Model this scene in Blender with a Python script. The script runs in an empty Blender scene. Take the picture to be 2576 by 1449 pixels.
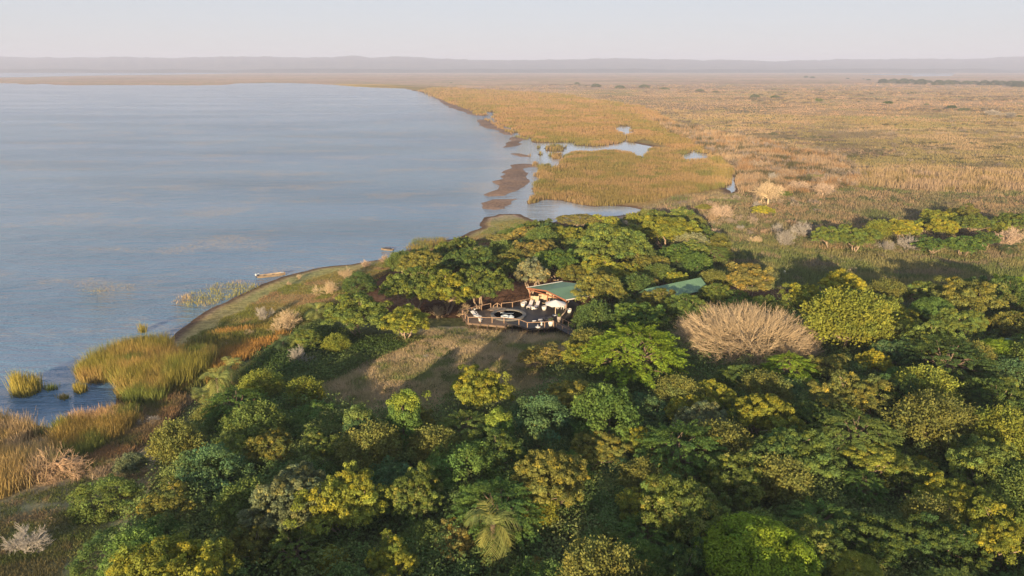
import bpy, math, random
import numpy as np
from mathutils import Vector, Matrix
R = math.radians
S = bpy.context.scene
COL = S.collection

# ------------------------------------------------------------------ camera
HC = 43.0                      # height of the drone above the lake
FPX = 1850.0                   # focal length for a frame 2576 wide
HOR = 170.0                    # row of the true horizon
PITCH = math.atan((724.5 - HOR) / FPX)
cam_d = bpy.data.cameras.new('camera')
cam_d.sensor_width = 36.0
cam_d.lens = FPX / 2576.0 * 36.0
cam_d.clip_start = 0.5
cam_d.clip_end = 60000.0
cam = bpy.data.objects.new('camera', cam_d)
COL.objects.link(cam)
cam.location = (0, 0, HC)
cam.rotation_euler = (math.pi / 2 - PITCH, 0, 0)
S.camera = cam

# ------------------------------------------------------------------ sky and sun
SUN_EL, SUN_AZ = 9.5, 16.0     # sun behind the camera, a little to its left
SUN_STR = 3.1
SKY_STR = 0.15
EXPO = 1.98
world = bpy.data.worlds.new('World')
S.world = world
world.use_nodes = True
wn = world.node_tree
wn.nodes.clear()
out = wn.nodes.new('ShaderNodeOutputWorld')
bg = wn.nodes.new('ShaderNodeBackground')
sky = wn.nodes.new('ShaderNodeTexSky')
sky.sky_type = 'NISHITA'
sky.sun_disc = False
sky.sun_elevation = R(SUN_EL)
sky.sun_rotation = R(180 + SUN_AZ)
sky.altitude = 0
sky.air_density = 1.0
sky.dust_density = 0.3
sky.ozone_density = 3.0
hs = wn.nodes.new('ShaderNodeHueSaturation')
hs.inputs['Saturation'].default_value = 1.5
hs.inputs['Value'].default_value = 1.0
gm = wn.nodes.new('ShaderNodeGamma'); gm.inputs['Gamma'].default_value = 0.15   # evens out the very bright horizon
wn.links.new(sky.outputs[0], gm.inputs['Color'])
wn.links.new(gm.outputs[0], hs.inputs['Color'])
tn = wn.nodes.new('ShaderNodeMix'); tn.data_type = 'RGBA'; tn.blend_type = 'MULTIPLY'; tn.inputs[0].default_value = 1.0
tn.inputs[7].default_value = (0.985, 0.965, 1.04, 1)
wn.links.new(hs.outputs[0], tn.inputs[6]); wn.links.new(tn.outputs[2], bg.inputs['Color'])
bg.inputs['Strength'].default_value = SKY_STR
wn.links.new(bg.outputs[0], out.inputs['Surface'])

sd_ = bpy.data.lights.new('sun', 'SUN')
sd_.energy = SUN_STR
sd_.angle = R(0.5)
sd_.color = (1.0, 0.75, 0.45)
sun = bpy.data.objects.new('sun', sd_)
COL.objects.link(sun)
_el, _az = R(SUN_EL), R(SUN_AZ)
to_sun = Vector((-math.sin(_az) * math.cos(_el), -math.cos(_az) * math.cos(_el), math.sin(_el)))
sun.rotation_euler = to_sun.to_track_quat('Z', 'Y').to_euler()
sun.location = (0, 0, 300)

S.view_settings.view_transform = 'Standard'
S.view_settings.look = 'None'
S.view_settings.exposure = EXPO
S.view_settings.gamma = 1.0
S.view_settings.use_curve_mapping = False
S.cycles.max_bounces = 6
S.cycles.diffuse_bounces = 2
S.cycles.glossy_bounces = 3
S.cycles.transmission_bounces = 3
S.cycles.transparent_max_bounces = 8
S.cycles.volume_bounces = 0
S.cycles.caustics_reflective = False
S.cycles.caustics_refractive = False
S.cycles.use_denoising = True

# ------------------------------------------------------------------ helpers
CP, SP = math.cos(PITCH), math.sin(PITCH)

def ray(px, py):
    px = np.asarray(px, float); py = np.asarray(py, float)
    X = (px - 1288) / FPX; Y = (724.5 - py) / FPX
    return X, CP + Y * SP, -SP + Y * CP

def at(px, py, z=0.0):
    """world x, y of the point seen at (px, py) lying at height z"""
    dx, dy, dz = ray(px, py)
    t = (z - HC) / dz
    return dx * t, dy * t

def proj(x, y, z):
    rz = z - HC
    f = y * CP - rz * SP
    u = y * SP + rz * CP
    f = np.where(f < 0.5, 0.5, f)
    return 1288 + FPX * x / f, 724.5 - FPX * u / f

def _hash(i, j, s):
    v = np.sin(i * 127.1 + j * 311.7 + s * 74.7) * 43758.5453
    return v - np.floor(v)

def vnoise(x, y, s=0):
    x = np.asarray(x, float); y = np.asarray(y, float)
    i = np.floor(x); j = np.floor(y)
    u = x - i; v = y - j
    u = u * u * (3 - 2 * u); v = v * v * (3 - 2 * v)
    a = _hash(i, j, s); b = _hash(i + 1, j, s); c = _hash(i, j + 1, s); d = _hash(i + 1, j + 1, s)
    return (a * (1 - u) + b * u) * (1 - v) + (c * (1 - u) + d * u) * v

def fbm(x, y, sc, o=4, s=0):
    t = 0.0; a = 0.5; x = np.asarray(x) / sc; y = np.asarray(y) / sc; n = 0.0
    for k in range(o):
        t = t + a * vnoise(x, y, s + k * 13); n += a
        x = x * 2.03 + 5.1; y = y * 2.03 + 1.7; a *= 0.5
    return t / n

def sstep(a, b, x):
    t = np.clip((np.asarray(x, float) - a) / (b - a), 0, 1)
    return t * t * (3 - 2 * t)

def inpoly(px, py, poly):
    P = np.asarray(poly, float)
    c = np.zeros(np.shape(px), bool)
    x1, y1 = P[-1]
    for x2, y2 in P:
        if y1 != y2:
            c ^= ((y2 > py) != (y1 > py)) & (px < (x1 - x2) * (py - y2) / (y1 - y2) + x2)
        x1, y1 = x2, y2
    return c

def polydist(x, y, P):
    d = np.full(np.shape(x), 1e9)
    a = P[-1]
    for b in P:
        ex, ey = b[0] - a[0], b[1] - a[1]
        wx, wy = x - a[0], y - a[1]
        t = np.clip((wx * ex + wy * ey) / max(ex * ex + ey * ey, 1e-9), 0, 1)
        d = np.minimum(d, (wx - ex * t) ** 2 + (wy - ey * t) ** 2)
        a = b
    return np.sqrt(d)

def tag(o, label=None, cat=None, group=None, kind=None):
    if label: o['label'] = label
    if cat: o['category'] = cat
    if group: o['group'] = group
    if kind: o['kind'] = kind
    return o

def link(name, data, parent=None, loc=None):
    o = bpy.data.objects.new(name, data)
    COL.objects.link(o)
    if parent: o.parent = parent
    if loc is not None: o.location = loc
    return o

def mesh_np(name, V, F, mat=None, colors=None, smooth=False):
    """F: list of int arrays (n x k), one per polygon size"""
    V = np.asarray(V, np.float32)
    if isinstance(F, np.ndarray): F = [F]
    me = bpy.data.meshes.new(name)
    me.vertices.add(len(V)); me.vertices.foreach_set('co', V.ravel())
    li = np.concatenate([f.ravel() for f in F]).astype(np.int32)
    tot = np.concatenate([np.full(len(f), f.shape[1]) for f in F]).astype(np.int32)
    st = np.concatenate([[0], np.cumsum(tot)[:-1]]).astype(np.int32)
    me.loops.add(len(li)); me.loops.foreach_set('vertex_index', li)
    me.polygons.add(len(tot)); me.polygons.foreach_set('loop_start', st)
    try: me.polygons.foreach_set('loop_total', tot)
    except Exception: pass
    me.update(calc_edges=True)
    if smooth: me.polygons.foreach_set('use_smooth', np.ones(len(tot), bool))
    if colors is not None:
        c = np.ones((len(V), 4), np.float32); c[:, :3] = colors
        at_ = me.color_attributes.new('tint', 'FLOAT_COLOR', 'POINT')
        at_.data.foreach_set('color', c.ravel())
    if mat: me.materials.append(mat)
    return me

class MB:
    """collects simple solids into one mesh"""
    def __init__(s): s.v = []; s.f = []; s.n = 0
    def add(s, V, F):
        s.v.append(np.asarray(V, float).reshape(-1, 3))
        s.f += [[i + s.n for i in f] for f in F]
        s.n += len(s.v[-1]); return s
    def box(s, c, d, rz=0.0, M=None):
        x, y, z = [k / 2 for k in d]
        V = np.array([(a, b, e) for a in (-x, x) for b in (-y, y) for e in (-z, z)])
        if M is not None: V = V @ np.array(M).T
        if rz:
            c_, s_ = math.cos(rz), math.sin(rz)
            V = V @ np.array([[c_, s_, 0], [-s_, c_, 0], [0, 0, 1]])
        V = V + np.array(c)
        return s.add(V, [(0, 1, 3, 2), (4, 6, 7, 5), (0, 4, 5, 1), (2, 3, 7, 6), (0, 2, 6, 4), (1, 5, 7, 3)])
    def beam(s, a, b, w, h, up=(0, 0, 1)):
        a = np.array(a, float); b = np.array(b, float); d = b - a; d /= np.linalg.norm(d)
        u = np.array(up, float); r = np.cross(d, u)
        if np.linalg.norm(r) < 1e-4: r = np.cross(d, (1, 0, 0))
        r /= np.linalg.norm(r); u = np.cross(r, d)
        V = [p + r * i * w / 2 + u * j * h / 2 for p in (a, b) for i, j in ((-1, -1), (1, -1), (1, 1), (-1, 1))]
        return s.add(V, [(0, 3, 2, 1), (4, 5, 6, 7), (0, 1, 5, 4), (1, 2, 6, 5), (2, 3, 7, 6), (3, 0, 4, 7)])
    def tube(s, pts, rad, n=6, cap=True):
        pts = [np.array(p, float) for p in pts]
        rings = []
        for i, p in enumerate(pts):
            d = pts[min(i + 1, len(pts) - 1)] - pts[max(i - 1, 0)]
            d /= (np.linalg.norm(d) + 1e-9)
            a = np.cross(d, (0.13, 0.21, 0.97)) if abs(d[2]) < 0.95 else np.cross(d, (1, 0.1, 0))
            a /= np.linalg.norm(a); b = np.cross(d, a)
            r = rad[i] if hasattr(rad, '__len__') else rad
            rings.append([p + (a * math.cos(2 * math.pi * k / n) + b * math.sin(2 * math.pi * k / n)) * r for k in range(n)])
        F = []
        for i in range(len(pts) - 1):
            for k in range(n):
                k2 = (k + 1) % n
                F.append((i * n + k, i * n + k2, (i + 1) * n + k2, (i + 1) * n + k))
        if cap:
            F.append(tuple(range(n))[::-1]); F.append(tuple((len(pts) - 1) * n + k for k in range(n)))
        return s.add(np.array(rings).reshape(-1, 3), F)
    def lathe(s, prof, c=(0, 0, 0), n=20, sx=1, sy=1):
        V = []; F = []
        for r, z in prof:
            for k in range(n):
                a = 2 * math.pi * k / n
                V.append((c[0] + r * math.cos(a) * sx, c[1] + r * math.sin(a) * sy, c[2] + z))
        for i in range(len(prof) - 1):
            for k in range(n):
                k2 = (k + 1) % n
                F.append((i * n + k, i * n + k2, (i + 1) * n + k2, (i + 1) * n + k))
        if prof[0][0] > 1e-4: F.append(tuple(range(n))[::-1])
        if prof[-1][0] > 1e-4: F.append(tuple((len(prof) - 1) * n + k for k in range(n)))
        return s.add(V, F)
    def prism(s, poly, z0, z1):
        n = len(poly)
        V = [(p[0], p[1], z0) for p in poly] + [(p[0], p[1], z1) for p in poly]
        F = [tuple(range(n))[::-1], tuple(range(n, 2 * n))]
        F += [(i, (i + 1) % n, n + (i + 1) % n, n + i) for i in range(n)]
        return s.add(V, F)
    def mesh(s, name, mat, smooth=False):
        me = bpy.data.meshes.new(name)
        me.from_pydata([tuple(map(float, p)) for p in np.concatenate(s.v)], [], s.f)
        import bmesh
        b = bmesh.new(); b.from_mesh(me); bmesh.ops.recalc_face_normals(b, faces=b.faces); b.to_mesh(me); b.free()
        if smooth: me.polygons.foreach_set('use_smooth', np.ones(len(me.polygons), bool))
        if mat: me.materials.append(mat)
        return me
    def build(s, name, mat, parent=None, smooth=False):
        return link(name, s.mesh(name, mat, smooth), parent)

# ------------------------------------------------------------------ materials
def newmat(name):
    m = bpy.data.materials.new(name); m.use_nodes = True
    nt = m.node_tree; nt.nodes.clear()
    return m, nt, nt.nodes.new, nt.links.new

def mix_rgb(nt, a, b, fac, mode='MIX'):
    n = nt.nodes.new('ShaderNodeMix'); n.data_type = 'RGBA'; n.blend_type = mode
    for s_, v in ((n.inputs[6], a), (n.inputs[7], b), (n.inputs[0], fac)):
        if hasattr(v, 'links') or isinstance(v, bpy.types.NodeSocket): nt.links.new(v, s_)
        elif isinstance(v, (int, float)): s_.default_value = v
        else: s_.default_value = (*v, 1)
    return n.outputs[2]

def ramp(nt, fac, a, b, lo=0.0, hi=1.0):
    n = nt.nodes.new('ShaderNodeMapRange'); nt.links.new(fac, n.inputs[0])
    n.inputs[1].default_value = a; n.inputs[2].default_value = b
    n.inputs[3].default_value = lo; n.inputs[4].default_value = hi
    return n.outputs[0]

def noise(nt, scale, detail=3, rough=0.55, coord='Object', vscale=None, rot=0, dist=0):
    tc = nt.nodes.new('ShaderNodeTexCoord'); v = tc.outputs[coord]
    if vscale is not None or rot:
        mp = nt.nodes.new('ShaderNodeMapping'); nt.links.new(v, mp.inputs[0])
        mp.inputs['Rotation'].default_value = (0, 0, rot)
        if vscale is not None: mp.inputs['Scale'].default_value = vscale
        v = mp.outputs[0]
    n = nt.nodes.new('ShaderNodeTexNoise'); nt.links.new(v, n.inputs['Vector'])
    n.inputs['Scale'].default_value = scale; n.inputs['Detail'].default_value = detail
    n.inputs['Roughness'].default_value = rough; n.inputs['Distortion'].default_value = dist
    return n.outputs[0]

def bumpn(nt, h, strength, dist):
    b = nt.nodes.new('ShaderNodeBump'); nt.links.new(h, b.inputs['Height'])
    b.inputs['Strength'].default_value = strength; b.inputs['Distance'].default_value = dist
    return b.outputs[0]

def paint(name, col, rough=0.6, var=0.25, scale=3.0, vscale=None, metal=0.0, bump=0.0, dark=None):
    m, nt, N, L = newmat(name)
    o = N('ShaderNodeOutputMaterial'); p = N('ShaderNodeBsdfPrincipled')
    nz = noise(nt, scale, 4, 0.6, vscale=vscale)
    c2 = tuple(k * (1 - var) for k in col) if dark is None else dark
    c = mix_rgb(nt, c2, tuple(min(1, k * (1 + var * 0.6)) for k in col), ramp(nt, nz, 0.3, 0.7))
    L(c, p.inputs['Base Color']); p.inputs['Roughness'].default_value = rough
    p.inputs['Metallic'].default_value = metal
    if bump: L(bumpn(nt, nz, 0.6, bump), p.inputs['Normal'])
    L(p.outputs[0], o.inputs[0])
    return m

def foliage_mat(name, transl=0.30, use_obj=True, vary=0.22):
    m, nt, N, L = newmat(name)
    o = N('ShaderNodeOutputMaterial')
    a = N('ShaderNodeAttribute'); a.attribute_name = 'tint'
    c = a.outputs['Color']
    if use_obj:
        oi = N('ShaderNodeObjectInfo')
        c = mix_rgb(nt, c, oi.outputs['Color'], 1.0, 'MULTIPLY')
    d = N('ShaderNodeBsdfDiffuse'); L(c, d.inputs['Color'])
    if transl > 0:
        t = N('ShaderNodeBsdfTranslucent'); L(c, t.inputs['Color'])
        mx = N('ShaderNodeMixShader'); mx.inputs[0].default_value = transl
        L(d.outputs[0], mx.inputs[1]); L(t.outputs[0], mx.inputs[2])
        L(mx.outputs[0], o.inputs[0])
    else:
        L(d.outputs[0], o.inputs[0])
    return m

M_LEAF = foliage_mat('leaf', 0.28)
M_GRASS = foliage_mat('grass_blade', 0.30, use_obj=False)
M_TWIG = foliage_mat('dead_twig', 0.0)
M_BARK = paint('bark', (0.20, 0.145, 0.10), 0.9, 0.4, 6, (1, 1, 0.25), bump=0.02)
M_PALEBARK = paint('pale_bark', (0.36, 0.27, 0.19), 0.9, 0.35, 5, (1, 1, 0.3), bump=0.02)

# ------------------------------------------------------------------ shoreline (lake, islands, ponds)
def Z5(l): return [(939.2 + 0.3906 * x, 167.7 + 0.3906 * y) for x, y in l]
def Z7(l): return [(402.5 + 0.3646 * x, 523.2 + 0.3646 * y) for x, y in l]
LAKE = ([(-900, 208), (-400, 208), (0, 209), (40, 210), (60, 213), (110, 211), (160, 214.5), (350, 214), (480, 215), (560, 214),
         (600, 210), (680, 208.5), (740, 209), (830, 213), (900, 218), (960, 221)] +
        Z5([(200, 140), (330, 170), (400, 200), (440, 230), (520, 255), (600, 290), (690, 285), (775, 300), (782, 350), (830, 385),
            (900, 400), (950, 430), (950, 452), (1020, 460), (1020, 487), (1100, 492), (1230, 489), (1290, 492), (1300, 510),
            (1440, 517), (1540, 500), (1620, 485), (1622, 450), (1600, 432), (1550, 412), (1568, 385), (1645, 383), (1690, 440),
            (1632, 440), (1632, 485), (1700, 497), (1800, 515), (1760, 552), (1745, 596), (1690, 588), (1650, 562), (1560, 552),
            (1400, 558), (1280, 560), (1240, 575), (1228, 592), (1270, 602), (1220, 607), (1198, 625), (1190, 645), (1150, 658),
            (1110, 640), (1060, 650), (1050, 690), (1052, 728), (1080, 735), (1070, 747), (1030, 760), (1033, 800), (1045, 832),
            (1010, 850), (990, 870), (995, 890), (1060, 880), (1100, 858), (1200, 862), (1300, 885), (1420, 900), (1530, 897),
            (1660, 905), (1740, 925), (1700, 950), (1600, 960), (1480, 965), (1400, 972), (1280, 980), (1200, 992), (1130, 1008), (1060, 1002), (1000, 976), (940, 950),
            (800, 950), (770, 965), (720, 970), (702, 990), (690, 1010)]) +
        Z7([(2210, 110), (2220, 135), (2130, 160), (2060, 212), (1960, 228), (1820, 262), (1700, 292), (1600, 340), (1480, 360),
            (1340, 388), (1200, 397), (1080, 415), (960, 447), (850, 475), (700, 525), (600, 572), (520, 612), (450, 652), (380, 675),
            (300, 722), (240, 762), (200, 792), (120, 852), (50, 922), (0, 945)]) +
        [(395, 890), (370, 905), (350, 935), (320, 965), (296, 990), (288, 1030), (215, 1046), (140, 1062), (128, 1078), (60, 1062), (0, 1050),
         (-200, 1035), (-500, 1000), (-900, 960)])
ISLES = [Z5(l) for l in (
    [(340, 188), (388, 184), (378, 193)],
    [(400, 203), (450, 207), (520, 245), (640, 290), (700, 285), (742, 310), (700, 320), (640, 312), (560, 284), (470, 253), (420, 220)],
    [(665, 342), (740, 340), (800, 372), (835, 402), (930, 425), (900, 441), (840, 437), (800, 410), (700, 387)],
    [(885, 452), (960, 455), (982, 466), (938, 490), (962, 500), (900, 516), (832, 523), (850, 500), (882, 480)],
    [(890, 558), (960, 558), (1012, 584), (940, 580)],
    [(868, 630), (960, 625), (1050, 632), (1066, 645), (1000, 652), (960, 657), (970, 680), (992, 690), (985, 720), (1018, 740),
     (940, 792), (850, 832), (740, 837), (703, 822), (790, 790), (800, 770), (768, 737), (835, 722), (805, 708), (850, 690), (818, 682), (880, 652)],
    [(680, 882), (780, 855), (942, 850), (880, 870), (892, 886), (850, 900), (862, 912), (780, 922), (718, 916), (713, 892)],
    [(1118, 515), (1180, 508), (1238, 520), (1232, 545), (1150, 550), (1112, 540)],
    [(1055, 518), (1080, 516), (1080, 530), (1056, 530)],
    [(1060, 560), (1090, 557), (1086, 575), (1060, 573)],
    [(1138, 572), (1205, 568), (1205, 595), (1145, 598)])]
PONDS = [Z5(l) for l in (
    [(1972, 582), (2000, 565), (2045, 555), (2065, 535), (2085, 535), (2092, 555), (2148, 565), (2155, 604), (2000, 612)],
    [(2262, 775), (2290, 760), (2303, 740), (2308, 705), (2320, 708), (2320, 740), (2332, 790), (2300, 812)])]
FARW = [[(-900, 180), (0, 179.5), (300, 181), (480, 183), (620, 184), (440, 187.5), (230, 190), (60, 194), (-100, 196), (-900, 198)],
        [(2320, 183.5), (2404, 184), (2392, 191), (2290, 192.5), (2300, 189), (2215, 188.5), (2160, 187)],
        [(1450, 181), (1900, 180.6), (1760, 182.2), (1500, 182.6)]]
def W(poly, z=0.0):
    a = np.array(poly, float); x, y = at(a[:, 0], a[:, 1], z)
    return np.stack([x, y], 1)
LAKE_W, ISLES_W, PONDS_W, FARW_W = W(LAKE), [W(p) for p in ISLES], [W(p) for p in PONDS], [W(p) for p in FARW]

def shore(x, y):
    """signed distance to the water's edge, positive on land"""
    x = np.asarray(x, float); y = np.asarray(y, float)
    r = np.hypot(x, y)
    wob = np.clip(r / 260.0, 0.3, 8)
    xs = x + (fbm(x, y, 9.0, 3, 3) - 0.5) * 3.0 * wob
    ys = y + (fbm(x, y, 9.0, 3, 9) - 0.5) * 3.0 * wob
    allp = [LAKE_W] + ISLES_W + PONDS_W + FARW_W
    d = np.full(x.shape, 1e9)
    for P in allp: d = np.minimum(d, polydist(xs, ys, P))
    w = inpoly(xs, ys, LAKE_W)
    for P in ISLES_W: w &= ~inpoly(xs, ys, P)
    for P in PONDS_W + FARW_W: w |= inpoly(xs, ys, P)
    return np.where(w, -d, d)

FOREST_PX = [(-200, 1700), (300, 1300), (420, 1000), (560, 880), (700, 800), (800, 700), (960, 640), (1240, 580), (1500, 545), (1800, 560),
             (2000, 600), (2576, 560), (3200, 560), (3400, 1800)]
DK0 = [float(k) for k in at(1300, 790, 3.2)]
def height(x, y, sd=None):
    x = np.asarray(x, float); y = np.asarray(y, float)
    if sd is None: sd = shore(x, y)
    h = np.where(sd > 0, np.minimum(sd * 0.10, 0.32), np.maximum(sd * 0.10, -1.3))
    near = sstep(330, 215, y) * sstep(3, 42, sd + 0 * x)
    h = h + near * (1.75 + 0.9 * (fbm(x, y, 60, 2, 5) - 0.3))
    dk = sstep(17, 10, np.hypot(x - 0.0, (y - DK0[1]) * 1.2))
    h = h * (1 - dk) + np.minimum(h, 1.95) * dk
    h = h + np.where(sd > 1, 0.12 * (fbm(x, y, 4.0, 2, 8) - 0.5), 0)
    return h

# ------------------------------------------------------------------ ground sheet
def build_ground():
    rows = []
    # rows evenly spread in viewing angle, so the near bank and the far plain are equally fine
    ys = np.concatenate([np.linspace(1700, 560, 300), np.linspace(556, 300, 190), np.linspace(299, 200, 130), np.linspace(199, 178, 50), [176, 174, 172.5]])
    dep = PITCH - np.arctan((724.5 - ys) / FPX)
    r = HC / np.tan(np.maximum(dep, 0.0005))
    r = np.concatenate([np.linspace(3, r[0] - 1.5, 12), r])
    r[-1] = 30000
    azf = np.radians(np.linspace(-40, 40, 760))
    azc = np.radians(np.linspace(40, 320, 60)[1:-1])
    az = np.concatenate([azf, azc])
    A, Rr = np.meshgrid(az, r)
    X = Rr * np.sin(A); Y = Rr * np.cos(A)
    nr, na = X.shape
    x = X.ravel(); y = Y.ravel()
    sd = shore(x, y)
    z = height(x, y, sd)
    z = np.where(np.hypot(x, y) > 9000, 0.3, z)
    px, py = proj(x, y, np.maximum(z, 0))
    front = y > 5
    n1 = fbm(x, y, 14, 4, 1); n2 = fbm(x, y, 3.5, 3, 21); n3 = fbm(x / 3, y, 110, 4, 31); n4 = fbm(x, y, 45, 3, 41)
    far = np.array((0.50, 0.36, 0.26))
    c = np.tile(far, (len(x), 1))
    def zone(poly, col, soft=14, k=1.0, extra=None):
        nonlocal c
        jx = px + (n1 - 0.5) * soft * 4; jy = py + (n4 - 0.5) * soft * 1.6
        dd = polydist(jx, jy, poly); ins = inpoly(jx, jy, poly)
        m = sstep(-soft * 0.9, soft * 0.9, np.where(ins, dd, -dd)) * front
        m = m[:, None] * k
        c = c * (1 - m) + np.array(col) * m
    zone([(1000, 232), (2900, 215), (2900, 330), (1700, 330), (1200, 300)], (0.52, 0.36, 0.21), 10)
    zone([(1700, 300), (2900, 260), (2900, 520), (1850, 520)], (0.50, 0.36, 0.17), 14)
    zone([(1500, 235), (1900, 270), (2576, 400), (2576, 440), (2100, 400), (1700, 330)], (0.36, 0.27, 0.17), 14)
    zone([(840, 212), (960, 212), (1040, 217), (1000, 223), (900, 221)], (0.62, 0.42, 0.12), 1)
    zone([(900, 214), (1100, 218), (1400, 240), (1600, 290), (1700, 330), (1780, 390), (1850, 430), (1830, 480), (1650, 520), (1300, 530), (1150, 310), (1020, 228)],
         (0.37, 0.265, 0.115), 8)
    zone([(1620, 300), (1850, 350), (2150, 400), (2160, 480), (1950, 520), (1840, 460), (1760, 390)], (0.38, 0.27, 0.16), 14)
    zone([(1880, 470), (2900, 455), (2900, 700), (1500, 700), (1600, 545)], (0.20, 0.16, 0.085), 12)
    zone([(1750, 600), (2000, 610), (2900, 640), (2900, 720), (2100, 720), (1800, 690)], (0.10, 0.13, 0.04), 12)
    zone([(380, 880), (700, 680), (1000, 630), (1200, 560), (1420, 540), (1400, 580), (1300, 640), (1000, 700), (900, 760), (700, 870), (500, 950)],
         (0.43, 0.35, 0.17), 6)
    zone([(760, 860), (1150, 800), (1450, 820), (1480, 1000), (1200, 1060), (800, 1020)], (0.46, 0.38, 0.24), 8)
    zone([(-300, 1000), (380, 990), (420, 1120), (200, 1500), (-300, 1700)], (0.36, 0.30, 0.19), 8)
    zone(FOREST_PX, (0.075, 0.048, 0.028), 3, 0.0)
    c *= (0.75 + 0.5 * n1 + 0.5 * (n3 - 0.5))[:, None]
    # greener and greyer drifts
    g = sstep(0.52, 0.68, n4)[:, None] * 0.55 * (sd > 3)[:, None]
    c = c * (1 - g) + c * np.array((0.62, 0.86, 0.62)) * g
    fpx, fpy = px + (n1 - 0.5) * 90, py + (n4 - 0.5) * 60
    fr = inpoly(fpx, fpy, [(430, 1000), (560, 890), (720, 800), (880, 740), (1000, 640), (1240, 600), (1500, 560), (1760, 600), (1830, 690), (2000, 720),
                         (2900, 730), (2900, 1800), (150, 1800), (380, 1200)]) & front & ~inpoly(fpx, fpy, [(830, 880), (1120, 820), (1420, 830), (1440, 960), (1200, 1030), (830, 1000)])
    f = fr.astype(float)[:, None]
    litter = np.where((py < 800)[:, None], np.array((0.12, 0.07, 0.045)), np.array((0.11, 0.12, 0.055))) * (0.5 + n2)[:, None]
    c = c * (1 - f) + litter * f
    # muddy rim along the water
    mud = (sstep(2.6, 0.6, sd * 60 / np.maximum(60, np.hypot(x, y) * 0.35)) * (np.hypot(x, y) < 1500))[:, None]
    c = c * (1 - mud) + np.array((0.155, 0.105, 0.075)) * (0.7 + 0.6 * n2)[:, None] * mud
    for P in ISLES[:7]:
        m = (inpoly(px, py, [(min(q[0] for q in P) - 8, min(q[1] for q in P) - 4), (max(q[0] for q in P) + 8, min(q[1] for q in P) - 4),
                             (max(q[0] for q in P) + 8, max(q[1] for q in P) + 4), (min(q[0] for q in P) - 8, max(q[1] for q in P) + 4)]) & (sd < 12) & (px < 1360)).astype(float)[:, None]
        c = c * (1 - m) + np.array((0.27, 0.195, 0.155)) * (0.7 + 0.6 * n1)[:, None] * m
    c = np.clip(c, 0.01, 0.9)
    idx = np.arange(nr * na).reshape(nr, na)
    nxt = np.roll(idx, -1, axis=1)
    F = np.stack([idx[:-1], nxt[:-1], nxt[1:], idx[1:]], -1).reshape(-1, 4)[:, ::-1]
    V = np.stack([x, y, z], 1)
    V = np.concatenate([V, [[0, 0, 2.0]]]); c = np.concatenate([c, [[0.1, 0.08, 0.05]]])
    cen = len(V) - 1
    T = np.stack([idx[0], np.full(na, cen), nxt[0]], -1)[:, ::-1]
    m, nt, N, L = newmat('ground_soil_and_grass')
    o = N('ShaderNodeOutputMaterial'); p = N('ShaderNodeBsdfDiffuse')
    a = N('ShaderNodeAttribute'); a.attribute_name = 'tint'
    nz = noise(nt, 1.1, 5, 0.65); nb = noise(nt, 0.12, 4, 0.6)
    cc = mix_rgb(nt, a.outputs['Color'], (0.62, 0.62, 0.62), ramp(nt, nz, 0.42, 0.62, 0, 1), 'MULTIPLY')
    cc = mix_rgb(nt, cc, (1.25, 1.15, 1.0), ramp(nt, nb, 0.4, 0.65, 0, 1), 'MULTIPLY')
    L(cc, p.inputs['Color']); L(bumpn(nt, nz, 0.9, 0.35), p.inputs['Normal']); L(p.outputs[0], o.inputs[0])
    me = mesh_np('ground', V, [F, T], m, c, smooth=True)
    return tag(link('ground', me), 'marshy plain, grassy banks and dark forest floor around the lake', kind='structure')
build_ground()

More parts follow.
